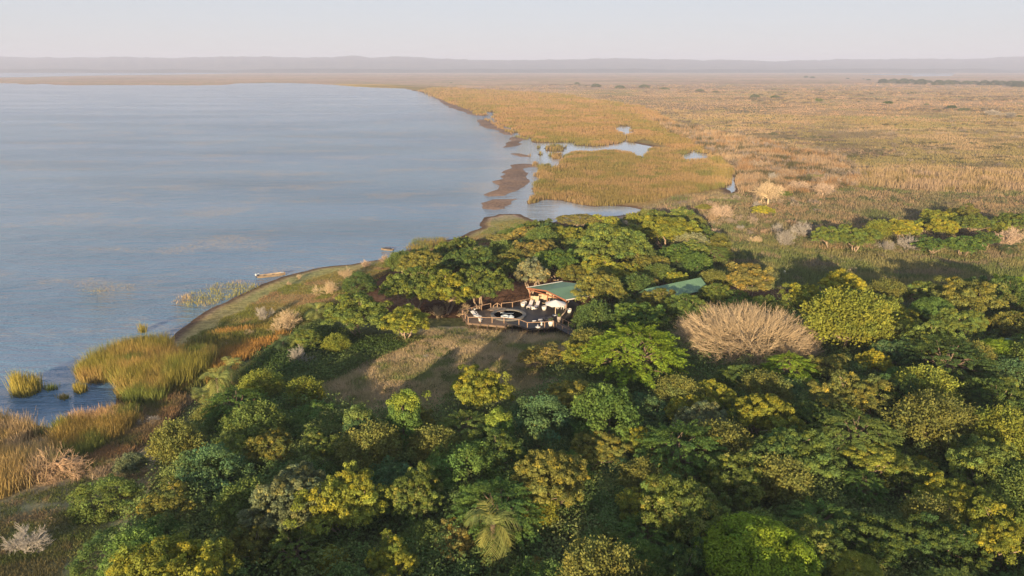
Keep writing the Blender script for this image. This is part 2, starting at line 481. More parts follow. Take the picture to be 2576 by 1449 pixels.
# ------------------------------------------------------------------ water
def build_water():
    m, nt, N, L = newmat('lake_water')
    o = N('ShaderNodeOutputMaterial')
    p = N('ShaderNodeBsdfPrincipled')
    p.inputs['Roughness'].default_value = 0.07
    p.inputs['IOR'].default_value = 1.5
    geo = N('ShaderNodeNewGeometry'); sep = N('ShaderNodeSeparateXYZ'); L(geo.outputs['Position'], sep.inputs[0])
    # bodies of drifting weed, pinkish tan
    weed = noise(nt, 0.05, 6, 0.7, vscale=(0.55, 1.0, 1.0), rot=0.25)
    weedf = noise(nt, 1.4, 4, 0.7, vscale=(0.7, 1.3, 1))
    wmask = N('ShaderNodeMath'); wmask.operation = 'MULTIPLY'
    L(ramp(nt, weed, 0.52, 0.62, 0, 1), wmask.inputs[0]); L(ramp(nt, weedf, 0.46, 0.58, 0, 0.85), wmask.inputs[1])
    big = noise(nt, 0.012, 3, 0.5, vscale=(0.6, 1.0, 1.0))
    base = mix_rgb(nt, (0.075, 0.165, 0.275), (0.125, 0.225, 0.335), ramp(nt, big, 0.35, 0.65, 0, 1))
    base = mix_rgb(nt, base, (0.34, 0.27, 0.19), wmask.outputs[0])
    wind = 0.16
    w1 = noise(nt, 0.52, 3, 0.5, vscale=(0.26, 1.2, 1.0), rot=wind, dist=0.25)
    w2 = noise(nt, 3.4, 2, 0.5, vscale=(0.45, 1.1, 1.0), rot=wind + 0.1)
    w3 = noise(nt, 0.22, 3, 0.55, vscale=(0.4, 1.2, 1.0), rot=wind - 0.12)
    s1 = N('ShaderNodeMath'); s1.operation = 'MULTIPLY_ADD'; L(w2, s1.inputs[0]); s1.inputs[1].default_value = 0.28; L(w1, s1.inputs[2])
    s2 = N('ShaderNodeMath'); s2.operation = 'MULTIPLY_ADD'; L(w3, s2.inputs[0]); s2.inputs[1].default_value = 1.4; L(s1.outputs[0], s2.inputs[2])
    b = N('ShaderNodeBump'); L(s2.outputs[0], b.inputs['Height']); b.inputs['Distance'].default_value = 3.2
    # sheltered water beside the reeds lies calm
    x_, y_ = sep.outputs[0], sep.outputs[1]
    sh = ramp(nt, x_, -16, 16, 1.0, 0.05)
    sh_far = ramp(nt, y_, 182, 202, 1.0, 0.0)
    mxc = N('ShaderNodeMath'); mxc.operation = 'MAXIMUM'; L(sh, mxc.inputs[0]); L(sh_far, mxc.inputs[1])
    base = mix_rgb(nt, (0.27, 0.31, 0.34), base, mxc.outputs[0])      # base paled behind the bars, the mirrored sky put into the colour
    L(base, p.inputs['Base Color'])
    inlet = ramp(nt, y_, 84, 90, 0.12, 1.0)
    mul = N('ShaderNodeMath'); mul.operation = 'MULTIPLY'; L(mxc.outputs[0], mul.inputs[0]); L(inlet, mul.inputs[1])
    lanes = ramp(nt, noise(nt, 0.02, 3, 0.6, vscale=(0.25, 1.0, 1.0), rot=0.12), 0.38, 0.62, 0.35, 1.0)
    far_ = ramp(nt, y_, 260, 900, 1.0, 0.3)
    m2 = N('ShaderNodeMath'); m2.operation = 'MULTIPLY'; L(lanes, m2.inputs[0]); L(far_, m2.inputs[1])
    m3 = N('ShaderNodeMath'); m3.operation = 'MULTIPLY'; L(m2.outputs[0], m3.inputs[0]); L(mul.outputs[0], m3.inputs[1])
    L(m3.outputs[0], b.inputs['Strength'])
    L(b.outputs[0], p.inputs['Normal'])
    L(p.outputs[0], o.inputs[0])
    b_ = MB(); b_.add([(-16000, -200, 0), (16000, -200, 0), (16000, 16000, 0), (-16000, 16000, 0)], [(0, 1, 2, 3)])
    tag(b_.build('lake', m), 'wide pale blue lake with small wind ripples', kind='structure')
build_water()

# ------------------------------------------------------------------ far hills
def build_hills():
    rng = np.random.default_rng(5)
    m, nt, N, L = newmat('hill_forest')
    o = N('ShaderNodeOutputMaterial'); p = N('ShaderNodeBsdfDiffuse')
    nz = noise(nt, 0.006, 4, 0.6)
    L(mix_rgb(nt, (0.05, 0.06, 0.035), (0.13, 0.11, 0.07), ramp(nt, nz, 0.35, 0.65, 0, 1)), p.inputs['Color'])
    L(p.outputs[0], o.inputs[0])
    na, nr = 700, 14
    prof = [(-900, 143), (0, 143), (60, 146), (200, 148), (340, 146), (470, 148), (560, 146), (690, 143), (760, 146), (860, 147), (900, 144), (960, 146),
            (1010, 144), (1080, 147), (1150, 150), (1290, 153), (1380, 152), (1480, 150), (1560, 149), (1660, 150), (1800, 153), (1900, 155),
            (2010, 153), (2080, 150), (2200, 152), (2330, 149), (2420, 150), (2500, 146), (2576, 142), (3400, 140)]
    pa = np.array(prof, float)
    ppx = np.linspace(-800, 3300, na)
    top = np.interp(ppx, pa[:, 0], pa[:, 1]) + (fbm(ppx, ppx * 0, 60, 4, 2) - 0.5) * 5
    for k, (d0, d1, name, sc, lab) in enumerate(((7600, 10500, 'hills', 1.0, 'long hazy ridge of wooded dune hills on the horizon'),
                                                  (6500, 7200, 'low_hills', 0.30, 'darker low wooded rise at the foot of the far ridge'))):
        V = []
        for j in range(nr):
            t = j / (nr - 1)
            d = d0 + (d1 - d0) * t
            w = math.sin(math.pi * min(1, t * 1.15) * 0.5) if t < 0.87 else 1 - (t - 0.87) * 5
            dm = d0 + (d1 - d0) * 0.87
            hgt = ((HOR - top) / FPX) * dm + HC
            if k: hgt = 14 + 26 * fbm(ppx, ppx * 0, 120, 3, 77)
            n = (fbm(ppx * 3, np.full(na, j * 9.0), 40, 3, 3 + k) - 0.5) * (40 if k == 0 else 8) * (t * (1 - t) * 3)
            X = (ppx - 1288) / FPX * d
            V.append(np.stack([X, np.full(na, d), np.maximum(0.2, hgt * w + n) if j else np.full(na, -1.0)], 1))
        V = np.concatenate(V)
        idx = np.arange(nr * na).reshape(nr, na)
        F = np.stack([idx[:-1, :-1], idx[:-1, 1:], idx[1:, 1:], idx[1:, :-1]], -1).reshape(-1, 4)
        tag(link(name, mesh_np(name, V, F, m, smooth=True)), lab, kind='structure')
build_hills()

# ------------------------------------------------------------------ haze
def build_haze():
    m, nt, N, L = newmat('haze_air')
    o = N('ShaderNodeOutputMaterial'); v = N('ShaderNodeVolumePrincipled')
    v.inputs['Color'].default_value = (0.66, 0.74, 1.0, 1)
    v.inputs['Density'].default_value = 0.00016
    v.inputs['Anisotropy'].default_value = 0.0
    L(v.outputs[0], o.inputs['Volume'])
    b = MB(); b.box((0, 5000, 99), (26000, 14000, 204))
    tag(b.build('haze', m), 'thin evening haze over the plain and hills', kind='stuff')
    m.cycles.homogeneous_volume = True
HAZE = True
if HAZE: build_haze()

# ------------------------------------------------------------------ foliage generators (real leaf-sized faces)
def unit(v):
    return v / (np.linalg.norm(v, axis=-1, keepdims=True) + 1e-9)

def quads(P, Nn, T, s, asp=0.55, fold=0.0):
    """one diamond leaf per point: P centre, Nn normal, T axis, s length"""
    B = np.cross(Nn, T); s = np.asarray(s)[:, None]
    a = P - T * s * 0.5; b = P + B * s * asp * 0.5; c = P + T * s * 0.5; d = P - B * s * asp * 0.5
    V = np.stack([a, b, c, d], 1).reshape(-1, 3)
    F = np.arange(len(V)).reshape(-1, 4)
    return V, F

def rtan(rng, Nn):
    return unit(np.cross(Nn, rng.normal(size=Nn.shape)))

class Leaves:
    def __init__(s, seed): s.rng = np.random.default_rng(seed); s.P = []; s.N = []; s.T = []; s.S = []; s.C = []; s.asp = 0.6
    def put(s, P, N, T, S, C):
        s.P.append(P); s.N.append(N); s.T.append(T); s.S.append(S); s.C.append(C)
    def balls(s, C, Rr, per, size, tint, flat=(1, 1, 0.85), up=0.35, jit=0.7, shell=(0.7, 1.05)):
        rng = s.rng; n = len(C)
        i = np.repeat(np.arange(n), per)
        d = unit(rng.normal(size=(len(i), 3))); d[:, 2] = np.where(rng.random(len(i)) < 0.8, np.abs(d[:, 2]), d[:, 2])
        r = rng.uniform(*shell, len(i))
        P = C[i] + d * (Rr[i] * r)[:, None] * np.array(flat)
        N = unit(d + np.array((0, 0, up)) + rng.normal(size=d.shape) * jit * 0.6)
        br = rng.uniform(0.72, 1.28, len(i))
        col = tint[i] * br[:, None]
        s.put(P, N, rtan(rng, N), size * rng.uniform(0.6, 1.3, len(i)), col)
    def mesh(s, name, mat=None):
        P = np.concatenate(s.P); N = np.concatenate(s.N); T = np.concatenate(s.T); S_ = np.concatenate(s.S); C = np.concatenate(s.C)
        V, F = quads(P, N, T, S_, s.asp)
        return mesh_np(name, V, F, mat or M_LEAF, np.repeat(np.clip(C, 0.02, 3), 4, 0))

def sphere_pts(rng, n, zmin=-0.2):
    """evenly spread directions, jittered"""
    i = np.arange(n) + 0.5
    z = 1 - (1 - zmin) * i / n
    a = i * 2.39996
    r = np.sqrt(np.maximum(0, 1 - z * z))
    d = np.stack([r * np.cos(a), r * np.sin(a), z], 1) + rng.normal(size=(n, 3)) * 0.10
    return unit(d)

def tints(rng, n, warm=0.25, var=0.25):
    warm *= 0.6
    """hue drift from clump to clump"""
    b = rng.uniform(1 - var, 1 + var, n); w = rng.normal(size=n) * warm
    return np.stack([b * (1 + w * 0.55), b * (1 + w * 0.12), b * (1 - w * 0.3)], 1)

def limb(mb, a, b, r0, r1, bend, rng, n=4, sides=5):
    a = np.array(a, float); b = np.array(b, float)
    off = rng.normal(size=3) * bend; off[2] = abs(off[2]) * 0.6
    pts = []
    for k in range(n + 1):
        t = k / n
        p = a * (1 - t) + b * t + off * math.sin(math.pi * t)
        if 0 < k < n: p = p + rng.normal(size=3) * bend * 0.25
        pts.append(p)
    mb.tube(pts, [r0 + (r1 - r0) * (k / n) for k in range(n + 1)], sides, cap=False)
    return pts

# every builder returns (crown mesh, trunk mesh, radius, height) at natural size
def T_dome(seed, Rr=4.6, H=7.6, n=62, lumpy=0.28, leaf=0.215, per=62, low=-0.05, flat=0.72, tip=0.0):
    L = Leaves(seed); rng = L.rng
    D = sphere_pts(rng, n, low)
    an = np.arctan2(D[:, 1], D[:, 0])
    ph = rng.uniform(0, 6.28, 4)
    lob = 1 + 0.16 * np.sin(an * 2 + ph[0]) + 0.13 * np.sin(an * 3 + ph[1]) + rng.uniform(-lumpy, lumpy * 0.5, n)
    zc = H - Rr * flat - 0.5
    C = D * (Rr * 0.84 * lob)[:, None] * np.array((1, 1, flat)); C[:, 2] += zc
    rb = rng.uniform(0.6, 1.2, n) * Rr / 4.6
    tb = tints(rng, n)
    # each bough carries smaller rounded tufts
    m = 7
    j = np.repeat(np.arange(n), m)
    d = unit(rng.normal(size=(len(j), 3)) + D[j] * 0.9)
    d[:, 2] = np.abs(d[:, 2]) * 0.9 - 0.12
    C2 = C[j] + d * (rb[j] * rng.uniform(0.75, 1.05, len(j)))[:, None]
    r2 = rng.uniform(0.26, 0.52, len(j)) * Rr / 4.6
    t2 = tb[j] * rng.uniform(0.82, 1.18, (len(j), 1))
    k = rng.random(len(j)) < 0.22                      # tufts of fresh yellow leaf
    t2[k] = t2[k] * np.array((1.45, 1.25, 0.9))
    if tip:
        k = rng.random(len(j)) < tip
        t2[k] = t2[k] * np.array((1.7, 1.35, 1.5))
    L.balls(C2, r2, per, leaf, t2)
    L.balls(C, rb * 0.9, per, leaf * 1.15, tb * 0.9)
    # a sparser inner layer so no crown is hollow
    Ci = D * Rr * 0.5 * np.array((1, 1, flat)); Ci[:, 2] += zc - 0.2
    L.balls(Ci, np.full(n, 1.1 * Rr / 4.6), 40, leaf * 1.4, tb * 0.9)
    mb = MB()
    for k in range(rng.integers(3, 5)):
        a = rng.uniform(0, 6.28); b0 = np.array((math.cos(a), math.sin(a), 0)) * 0.35
        top = b0 * rng.uniform(4, 7) + np.array((0, 0, zc * rng.uniform(0.75, 1.0)))
        p = limb(mb, b0, top, 0.17, 0.10, 0.35, rng, 5)
        for q in rng.choice(n, 5, replace=False):
            if np.dot(D[q][:2], b0[:2]) > -0.12:
                limb(mb, p[rng.integers(2, 6)], C[q], 0.085, 0.03, 0.25, rng, 3, 4)
    return L.mesh('crown'), mb.mesh('trunk', M_PALEBARK), Rr, H

def T_round(seed, Rr=4.2, H=6.6):
    """tight crown of many small rounded cushions"""
    L = Leaves(seed); rng = L.rng
    n = 150
    D = sphere_pts(rng, n, -0.05)
    zc = H - Rr * 0.62
    lob = rng.uniform(0.86, 1.05, n)
    C = D * (Rr * 0.86 * lob)[:, None] * np.array((1, 1, 0.6)); C[:, 2] += zc
    tb = tints(rng, n, 0.2, 0.2)
    L.balls(C, rng.uniform(0.5, 0.8, n), 170, 0.17, tb, jit=0.4, shell=(0.85, 1.03))
    L.balls(C * np.array((0.75, 0.75, 0.8)) + np.array((0, 0, 0.3)), np.full(n, 0.7), 24, 0.3, tb * 0.9)
    mb = MB()
    for k in range(4):
        a = k * 1.6; limb(mb, (0.2 * math.cos(a), 0.2 * math.sin(a), 0), (1.8 * math.cos(a), 1.8 * math.sin(a), zc), 0.16, 0.08, 0.3, rng, 4)
    return L.mesh('crown'), mb.mesh('trunk', M_BARK), Rr, H

def T_feather(seed, Rr=5.0, H=6.8, layers=6, n=230, lift=0.06):
    """layered feathery sprays that point outward and a little up"""
    L = Leaves(seed); rng = L.rng; L.asp = 0.34
    mb = MB(); top = np.array((0, 0, H * 0.55))
    limb(mb, (0, 0, 0), top, 0.22, 0.16, 0.2, rng, 4, 6)
    D = sphere_pts(rng, n, 0.02)
    for k in range(n):
        d = D[k]; h = unit(np.array((d[0], d[1], 0)) + 1e-3)
        ln = rng.uniform(1.2, 2.3) * Rr / 5
        org = np.array((d[0] * Rr * 0.78, d[1] * Rr * 0.78, H * 0.42 + d[2] * H * 0.50)) * np.array((1, 1, 1)) + rng.normal(size=3) * 0.18
        a = rng.normal() * 0.45
        h = np.array((h[0] * math.cos(a) - h[1] * math.sin(a), h[0] * math.sin(a) + h[1] * math.cos(a), lift + 0.35 * d[2] * rng.random()))
        side = unit(np.cross(h, (0, 0, 1)))
        m = 96
        t = rng.random(m); w = (1 - t) ** 0.7 * 0.5 * rng.choice([-1, 1], m) * rng.random(m) ** 0.6
        P = org + h * (t * ln)[:, None] + side * w[:, None] * ln * 0.62
        P[:, 2] -= (t ** 2) * 0.22 * ln + np.abs(w) * 0.12
        P += rng.normal(size=P.shape) * 0.035
        N = unit(np.tile((0, 0, 1.0), (m, 1)) + rng.normal(size=(m, 3)) * 0.42 + h * 0.25)
        T = unit(h + side * np.sign(w)[:, None] * 0.9 + rng.normal(size=(m, 3)) * 0.2)
        T = unit(T - N * np.sum(T * N, 1, keepdims=True))
        tb = tints(rng, 1, 0.2, 0.2)[0] * (0.9 + 0.25 * t)[:, None]
        L.put(P, N, T, rng.uniform(0.2, 0.36, m), tb * rng.uniform(0.8, 1.2, (m, 1)))
        if k % 6 == 0:
            limb(mb, top * np.array((1, 1, rng.uniform(0.6, 1))), org, 0.08, 0.03, 0.3, rng, 3, 4)
    return L.mesh('crown'), mb.mesh('trunk', M_BARK), Rr, H

def T_creeper(seed, Rr=2.2, H=8.0, taper=0.65):
    """trunk wholly draped in hanging creeper"""
    L = Leaves(seed); rng = L.rng
    n = 190
    a = rng.uniform(0, 6.28, n); z = rng.random(n) ** 0.85
    rr = Rr * (1 - (1 - taper) * z) * (0.82 + 0.22 * vnoise(a * 1.6, z * 3, seed)) * np.where(z > 0.93, 0.6, 1)
    C = np.stack([rr * np.cos(a), rr * np.sin(a), 0.3 + z * (H - 0.8)], 1)
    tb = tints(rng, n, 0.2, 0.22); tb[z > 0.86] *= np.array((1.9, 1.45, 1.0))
    L.balls(C, rng.uniform(0.32, 0.62, n), 90, 0.21, tb, flat=(1, 1, 1.8), up=0.2)
    nt_ = 14
    C = np.stack([rng.normal(size=nt_) * Rr * 0.35, rng.normal(size=nt_) * Rr * 0.35, H - rng.uniform(0.0, 1.0, nt_)], 1)
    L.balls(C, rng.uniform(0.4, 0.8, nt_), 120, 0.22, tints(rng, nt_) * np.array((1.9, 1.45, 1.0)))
    mb = MB(); limb(mb, (0, 0, 0), (0.1, 0.1, H * 0.95), 0.28, 0.1, 0.1, rng, 5, 7)
    return L.mesh('crown'), mb.mesh('trunk', M_BARK), Rr, H

def T_mound(seed, Rr=4.2, H=5.2):
    """shapeless mound of bushes smothered by creeper"""
    L = Leaves(seed); rng = L.rng
    n = 120
    D = sphere_pts(rng, n, -0.1)
    lob = 0.78 + 0.42 * vnoise(D[:, 0] * 2.2 + 9, D[:, 1] * 2.2 + D[:, 2], seed)
    C = D * (Rr * lob)[:, None] * np.array((0.95, 0.95, 0.0)) + np.array((0, 0, 0.4)); C[:, 2] += np.maximum(D[:, 2], 0) * H * lob * 0.82
    tb = tints(rng, n, 0.25, 0.25)
    L.balls(C, rng.uniform(0.5, 1.05, n), 120, 0.23, tb, flat=(1, 1, 1.1), up=0.35, jit=0.9)
    j = rng.choice(n, 60); d = unit(rng.normal(size=(60, 3)) + D[j])
    L.balls(C[j] + d * 0.9, rng.uniform(0.2, 0.4, 60), 34, 0.2, tb[j] * 1.15)
    mb = MB()
    for k in range(4): limb(mb, (0.3 * k - .5, 0.2, 0), C[rng.integers(n)], 0.12, 0.05, 0.3, rng, 4)
    return L.mesh('crown'), mb.mesh('trunk', M_BARK), Rr, H

def T_spray(seed, Rr=3.6, H=6.0, n=95):
    """loose open tree of upright leafy twigs with gaps"""
    L = Leaves(seed); rng = L.rng
    D = sphere_pts(rng, n, -0.1); mb = MB()
    zc = H * 0.55
    for k in range(n):
        d = D[k] * rng.uniform(0.75, 1.1)
        e = np.array((d[0] * Rr, d[1] * Rr, zc + d[2] * (H - zc)))
        s0 = e * np.array((0.55, 0.55, 0.8)); m = 135
        t = rng.random(m) ** 0.7
        P = s0 + (e - s0) * t[:, None] + rng.normal(size=(m, 3)) * (0.12 + 0.30 * (1 - t) + 0.12)[:, None]
        ax = unit(e - s0)
        N = unit(rng.normal(size=(m, 3)) + np.array((0, 0, 0.8))); T = unit(ax + rng.normal(size=(m, 3)) * 0.8); T = unit(T - N * np.sum(T * N, 1, keepdims=True))
        L.put(P, N, T, rng.uniform(0.16, 0.34, m), tints(rng, 1, 0.25, 0.22)[0] * rng.uniform(0.75, 1.25, (m, 1)))
        if k % 4 == 0: limb(mb, (0, 0, H * 0.25), s0 + (e - s0) * 0.6, 0.07, 0.02, 0.2, rng, 3, 4)
    limb(mb, (0, 0, 0), (0, 0, H * 0.45), 0.18, 0.12, 0.15, rng, 3, 6)
    return L.mesh('crown'), mb.mesh('trunk', M_PALEBARK), Rr, H

def T_flat(seed, Rr=5.0, H=6.0):
    """flat umbrella crown on forking stems"""
    L = Leaves(seed); rng = L.rng; L.asp = 0.5; mb = MB()
    n = 110; a = rng.uniform(0, 6.28, n); r = np.sqrt(rng.random(n)) * Rr * 0.92
    C = np.stack([r * np.cos(a), r * np.sin(a), H - 0.35 - 0.7 * (r / Rr) ** 2 + rng.normal(size=n) * 0.12], 1)
    L.balls(C, rng.uniform(0.4, 0.75, n), 120, 0.2, tints(rng, n), flat=(1, 1, 0.42))
    for k in range(5):
        b = k * 1.25 + rng.random(); p = limb(mb, (0, 0, 0), (math.cos(b) * 1.1, math.sin(b) * 1.1, H * 0.5), 0.16, 0.1, 0.15, rng, 3)
        for q in range(5):
            g = C[rng.integers(n)]
            if g[0] * math.cos(b) + g[1] * math.sin(b) > 0: limb(mb, p[-1], g, 0.07, 0.025, 0.2, rng, 3, 4)
    return L.mesh('crown'), mb.mesh('trunk', M_PALEBARK), Rr, H

def T_palm(seed, Rr=2.6, H=3.6, trunk=1.6, nf=26):
    rng = np.random.default_rng(seed)
    Vv = []; Cc = []; n0 = 0; Ff = []
    for k in range(nf):
        az = k * 2.39996 + rng.normal() * 0.15
        e0 = math.radians(rng.uniform(15, 82) if k > nf * 0.3 else rng.uniform(-20, 25))
        ln = Rr * rng.uniform(1.0, 1.25)
        h = np.array((math.cos(az), math.sin(az), 0)); side = np.array((-math.sin(az), math.cos(az), 0))
        m = 26; p = np.array((0, 0, trunk)) + h * 0.1; el = e0; pts = []
        for i in range(m):
            pts.append(p.copy()); p = p + (h * math.cos(el) + np.array((0, 0, math.sin(el)))) * ln / m
            el -= math.radians(rng.uniform(3.4, 5.0))
        cb = tints(rng, 1, 0.3, 0.22)[0] * (1.0 if k > nf * 0.2 else 0.75)
        for i in range(2, m):
            t = i / m; d = unit(pts[i] - pts[i - 1]); up = np.cross(side, d) * -1
            w = ln * 0.30 * math.sin(math.pi * min(0.97, t * 0.9 + 0.1)) + 0.04
            for sg in (-1, 1):
                tip = pts[i] + side * sg * w + d * w * 0.65 - np.array((0, 0, w * rng.uniform(0.1, 0.5)))
                b = d * 0.032
                Vv += [pts[i] - b, pts[i] + b, tip + b * 0.3, tip - b * 0.3]; Cc += [cb * rng.uniform(0.8, 1.25)] * 4
                Ff.append((n0, n0 + 1, n0 + 2, n0 + 3)); n0 += 4
    me = mesh_np('fronds', np.array(Vv), np.array(Ff), M_LEAF, np.array(Cc))
    mb = MB(); mb.tube([(0, 0, 0), (0.04, 0.02, trunk * 0.5), (0, 0, trunk + 0.25)], [0.26, 0.2, 0.24], 8)
    return me, mb.mesh('trunk', M_BARK), Rr, H

def twigs(rng, starts, dirs, lens, depth, rad, spread, out, gravity=0.0, kids=3, seg=3):
    for p, d, l in zip(starts, dirs, lens):
        pts = [p]; q = p.copy(); dd = d.copy()
        for k in range(seg):
            dd = unit(dd + rng.normal(size=3) * 0.13 + np.array((0, 0, gravity)))
            q = q + dd * l / seg; pts.append(q.copy())
        out.append((pts, rad, rad * 0.55))
        if depth > 0:
            n = kids + rng.integers(0, 2)
            st = [pts[min(seg, 1 + rng.integers(0, seg))] for _ in range(n)] + [pts[-1]]
            di = [unit(dd + rng.normal(size=3) * spread) for _ in range(n)] + [dd]
            ll = [l * rng.uniform(0.55, 0.85) for _ in range(n + 1)]
            twigs(rng, st, di, ll, depth - 1, rad * 0.6, spread, out, gravity, kids, seg)

def twig_mesh(name, tw, rng, mat=None, minr=0.012, col=(1, 1, 1)):
    """three-sided tapered twigs, all in one mesh"""
    V = []; F = []; C = []; n = 0
    for pts, r0, r1 in tw:
        P = np.array(pts); m = len(P)
        D = unit(np.gradient(P, axis=0)); A = unit(np.cross(D, (0.3, 0.2, 0.93))); B = np.cross(D, A)
        rr = np.maximum(np.linspace(r0, r1, m), minr)[:, None]
        ring = np.stack([P + (A * math.cos(x) + B * math.sin(x)) * rr for x in (0, 2.094, 4.189)], 1)
        V.append(ring.reshape(-1, 3)); C.append(np.tile(np.array(col) * rng.uniform(0.75, 1.25), (m * 3, 1)))
        for i in range(m - 1):
            for k in range(3):
                k2 = (k + 1) % 3; F.append((n + i * 3 + k, n + i * 3 + k2, n + i * 3 + 3 + k2, n + i * 3 + 3 + k))
        n += m * 3
    return mesh_np(name, np.concatenate(V), np.array(F), mat or M_DEAD, np.concatenate(C))

M_DEAD = foliage_mat('dead_wood', 0.0)

def T_dead(seed, Rr=2.4, H=3.4, up=0.5, depth=4, n=6, spread=0.6, rad=0.07, minr=0.011):
    """leafless bush: stems and a haze of twigs"""
    rng = np.random.default_rng(seed); out = []
    A = rng.uniform(0, 6.28, n) + np.arange(n) * 6.28 / n
    di = [unit(np.array((math.cos(a), math.sin(a), up + rng.random() * 0.9))) for a in A]
    twigs(rng, [np.array((0, 0, 0.0)) for _ in A], di, [H * 0.34] * n, depth, rad, spread, out, 0.05, 3)
    fine = [t for t in out if t[1] < rad * 0.5]; thick = [t for t in out if t[1] >= rad * 0.5]
    return twig_mesh('twigs', fine, rng, minr=minr), twig_mesh('stems', thick, rng), Rr, H

def T_deadtree(seed, Rr=3.4, H=5.2):
    rng = np.random.default_rng(seed); out = []; mb = MB()
    top = np.array((0.1, 0, H * 0.28)); n = 8
    thick = [([np.zeros(3), top * 0.5 + rng.normal(size=3) * 0.06, top], 0.24, 0.2)]
    A = np.arange(n) * 6.28 / n + rng.random(n) * 0.5
    di = [unit(np.array((math.cos(a), math.sin(a), rng.uniform(0.35, 1.3)))) for a in A]
    twigs(rng, [top] * n, di, [Rr * 0.46] * n, 4, 0.11, 0.55, out, 0.03, 3)
    fine = [t for t in out if t[1] < 0.05]; thick += [t for t in out if t[1] >= 0.05]
    return twig_mesh('twigs', fine, rng, minr=0.012), twig_mesh('trunk', thick, rng), Rr, H

def T_giant(seed=7, Rr=11.2, H=6.4):
    """great leafless spreading tree: a broad dome of fine upswept twigs on radiating crooked limbs"""
    rng = np.random.default_rng(seed)
    fine = []; thick = []
    hub = np.array((0, 0, 1.7))
    thick.append(([np.zeros(3), hub * 0.5 + np.array((.08, 0, 0)), hub], 0.5, 0.42))
    def shell(a, e, k=1.0):
        lob = 1 + 0.07 * math.sin(3 * a + 1) + 0.05 * math.sin(7 * a)
        return np.array((math.cos(a) * math.cos(e) * Rr * lob, math.sin(a) * math.cos(e) * Rr * lob, 1.5 + math.sin(e) * (H - 1.5))) * k
    for k in range(64):
        a = k * 2.39996 + rng.normal() * 0.1; e = math.asin(min(1, (k + .5) / 64)) * 0.95 + 0.02
        tip = shell(a, e, 0.66); m = 7; pts = []
        sag = rng.normal(size=3) * 0.35
        for i in range(m + 1):
            t = i / m
            p = hub * (1 - t) + tip * t + sag * math.sin(math.pi * t) + (rng.normal(size=3) * 0.16 if 0 < i else 0)
            p[2] -= 0.5 * math.sin(math.pi * t) * math.cos(e); pts.append(p)
        thick.append((pts, 0.15, 0.045))
        for j in range(15):
            i = rng.integers(2, m + 1); s0 = pts[i]
            a2 = a + rng.normal() * 0.26; e2 = min(1.5, max(0.0, e + rng.normal() * 0.16))
            q1 = shell(a2, e2, rng.uniform(0.80, 0.94)); mid = (s0 + q1) * .5 + rng.normal(size=3) * 0.18; mid[2] -= 0.15
            q = [s0, mid, q1]
            (thick if j % 5 == 0 else fine).append((q, 0.045, 0.022))
            for w in range(8):
                f = rng.uniform(0.25, 1.0); b0 = mid * (1 - f) + q1 * f
                d = unit(unit(q1 - s0) + rng.normal(size=3) * 0.30 + np.array((0, 0, 0.28))); l2 = rng.uniform(0.7, 1.7)
                p1 = b0 + d * l2 * .5 + rng.normal(size=3) * .05; p2 = p1 + unit(d + rng.normal(size=3) * .25 + np.array((0, 0, .25))) * l2 * .5
                fine.append(([b0, p1, p2], 0.018, 0.008))
                if w % 2: fine.append(([p1, p1 + unit(d + rng.normal(size=3) * .6) * l2 * .45], 0.013, 0.007))
    return twig_mesh('twigs', fine, rng, minr=0.009), twig_mesh('trunk', thick, rng), Rr, H

KINDS = {}
def kind(name, *ms): KINDS[name] = ms
kind('dome', T_dome(1), T_dome(2, lumpy=0.4), T_dome(3, flat=0.6, H=7.0), T_dome(4, n=78, lumpy=0.2), T_dome(5, low=-0.25, H=7.8), T_dome(6, n=54, lumpy=0.45))
kind('paletip', T_dome(11, tip=0.22), T_dome(12, tip=0.18, lumpy=0.35))
kind('round', T_round(21), T_round(22, 4.4, 6.2))
kind('feather', T_feather(31), T_feather(32, 4.6, 6.2, n=190), T_feather(33, 4.2, 5.6, n=160, lift=0.2))
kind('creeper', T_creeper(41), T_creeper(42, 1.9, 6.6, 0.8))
kind('mound', T_mound(51), T_mound(52, 4.6, 4.6), T_mound(53, 3.6, 5.4))
kind('spray', T_spray(61), T_spray(62, 3.2, 5.4), T_spray(63, 4.0, 5.6, 120))
kind('flat', T_flat(71), T_flat(72, 4.4, 5.4))
kind('palm', T_palm(81), T_palm(82, 2.6, 4.4, 2.4, 22), T_palm(83, 2.8, 3.0, 0.9, 30))
kind('dead', T_dead(91), T_dead(92, up=0.9, H=3.8), T_dead(93, n=8, up=0.3, H=3.0), T_dead(94, spread=0.75, n=5))
kind('deadtree', T_deadtree(95), T_deadtree(96, 3.8, 4.6))
kind('giant', T_giant())
HUE = dict(yg=(0.225, 0.250, 0.045), olive=(0.180, 0.190, 0.052), green=(0.112, 0.185, 0.046), dark=(0.090, 0.140, 0.042), blue=(0.095, 0.165, 0.068),
           pale=(0.27, 0.27, 0.14), orange=(0.25, 0.225, 0.07), bright=(0.22, 0.31, 0.035), mid=(0.145, 0.195, 0.050), grey=(0.17, 0.20, 0.10),
           tan=(0.54, 0.42, 0.27), ash=(0.38, 0.35, 0.31), pink=(0.50, 0.38, 0.28), gold=(0.30, 0.30, 0.045), palm=(0.24, 0.27, 0.085), pdark=(0.09, 0.13, 0.055))

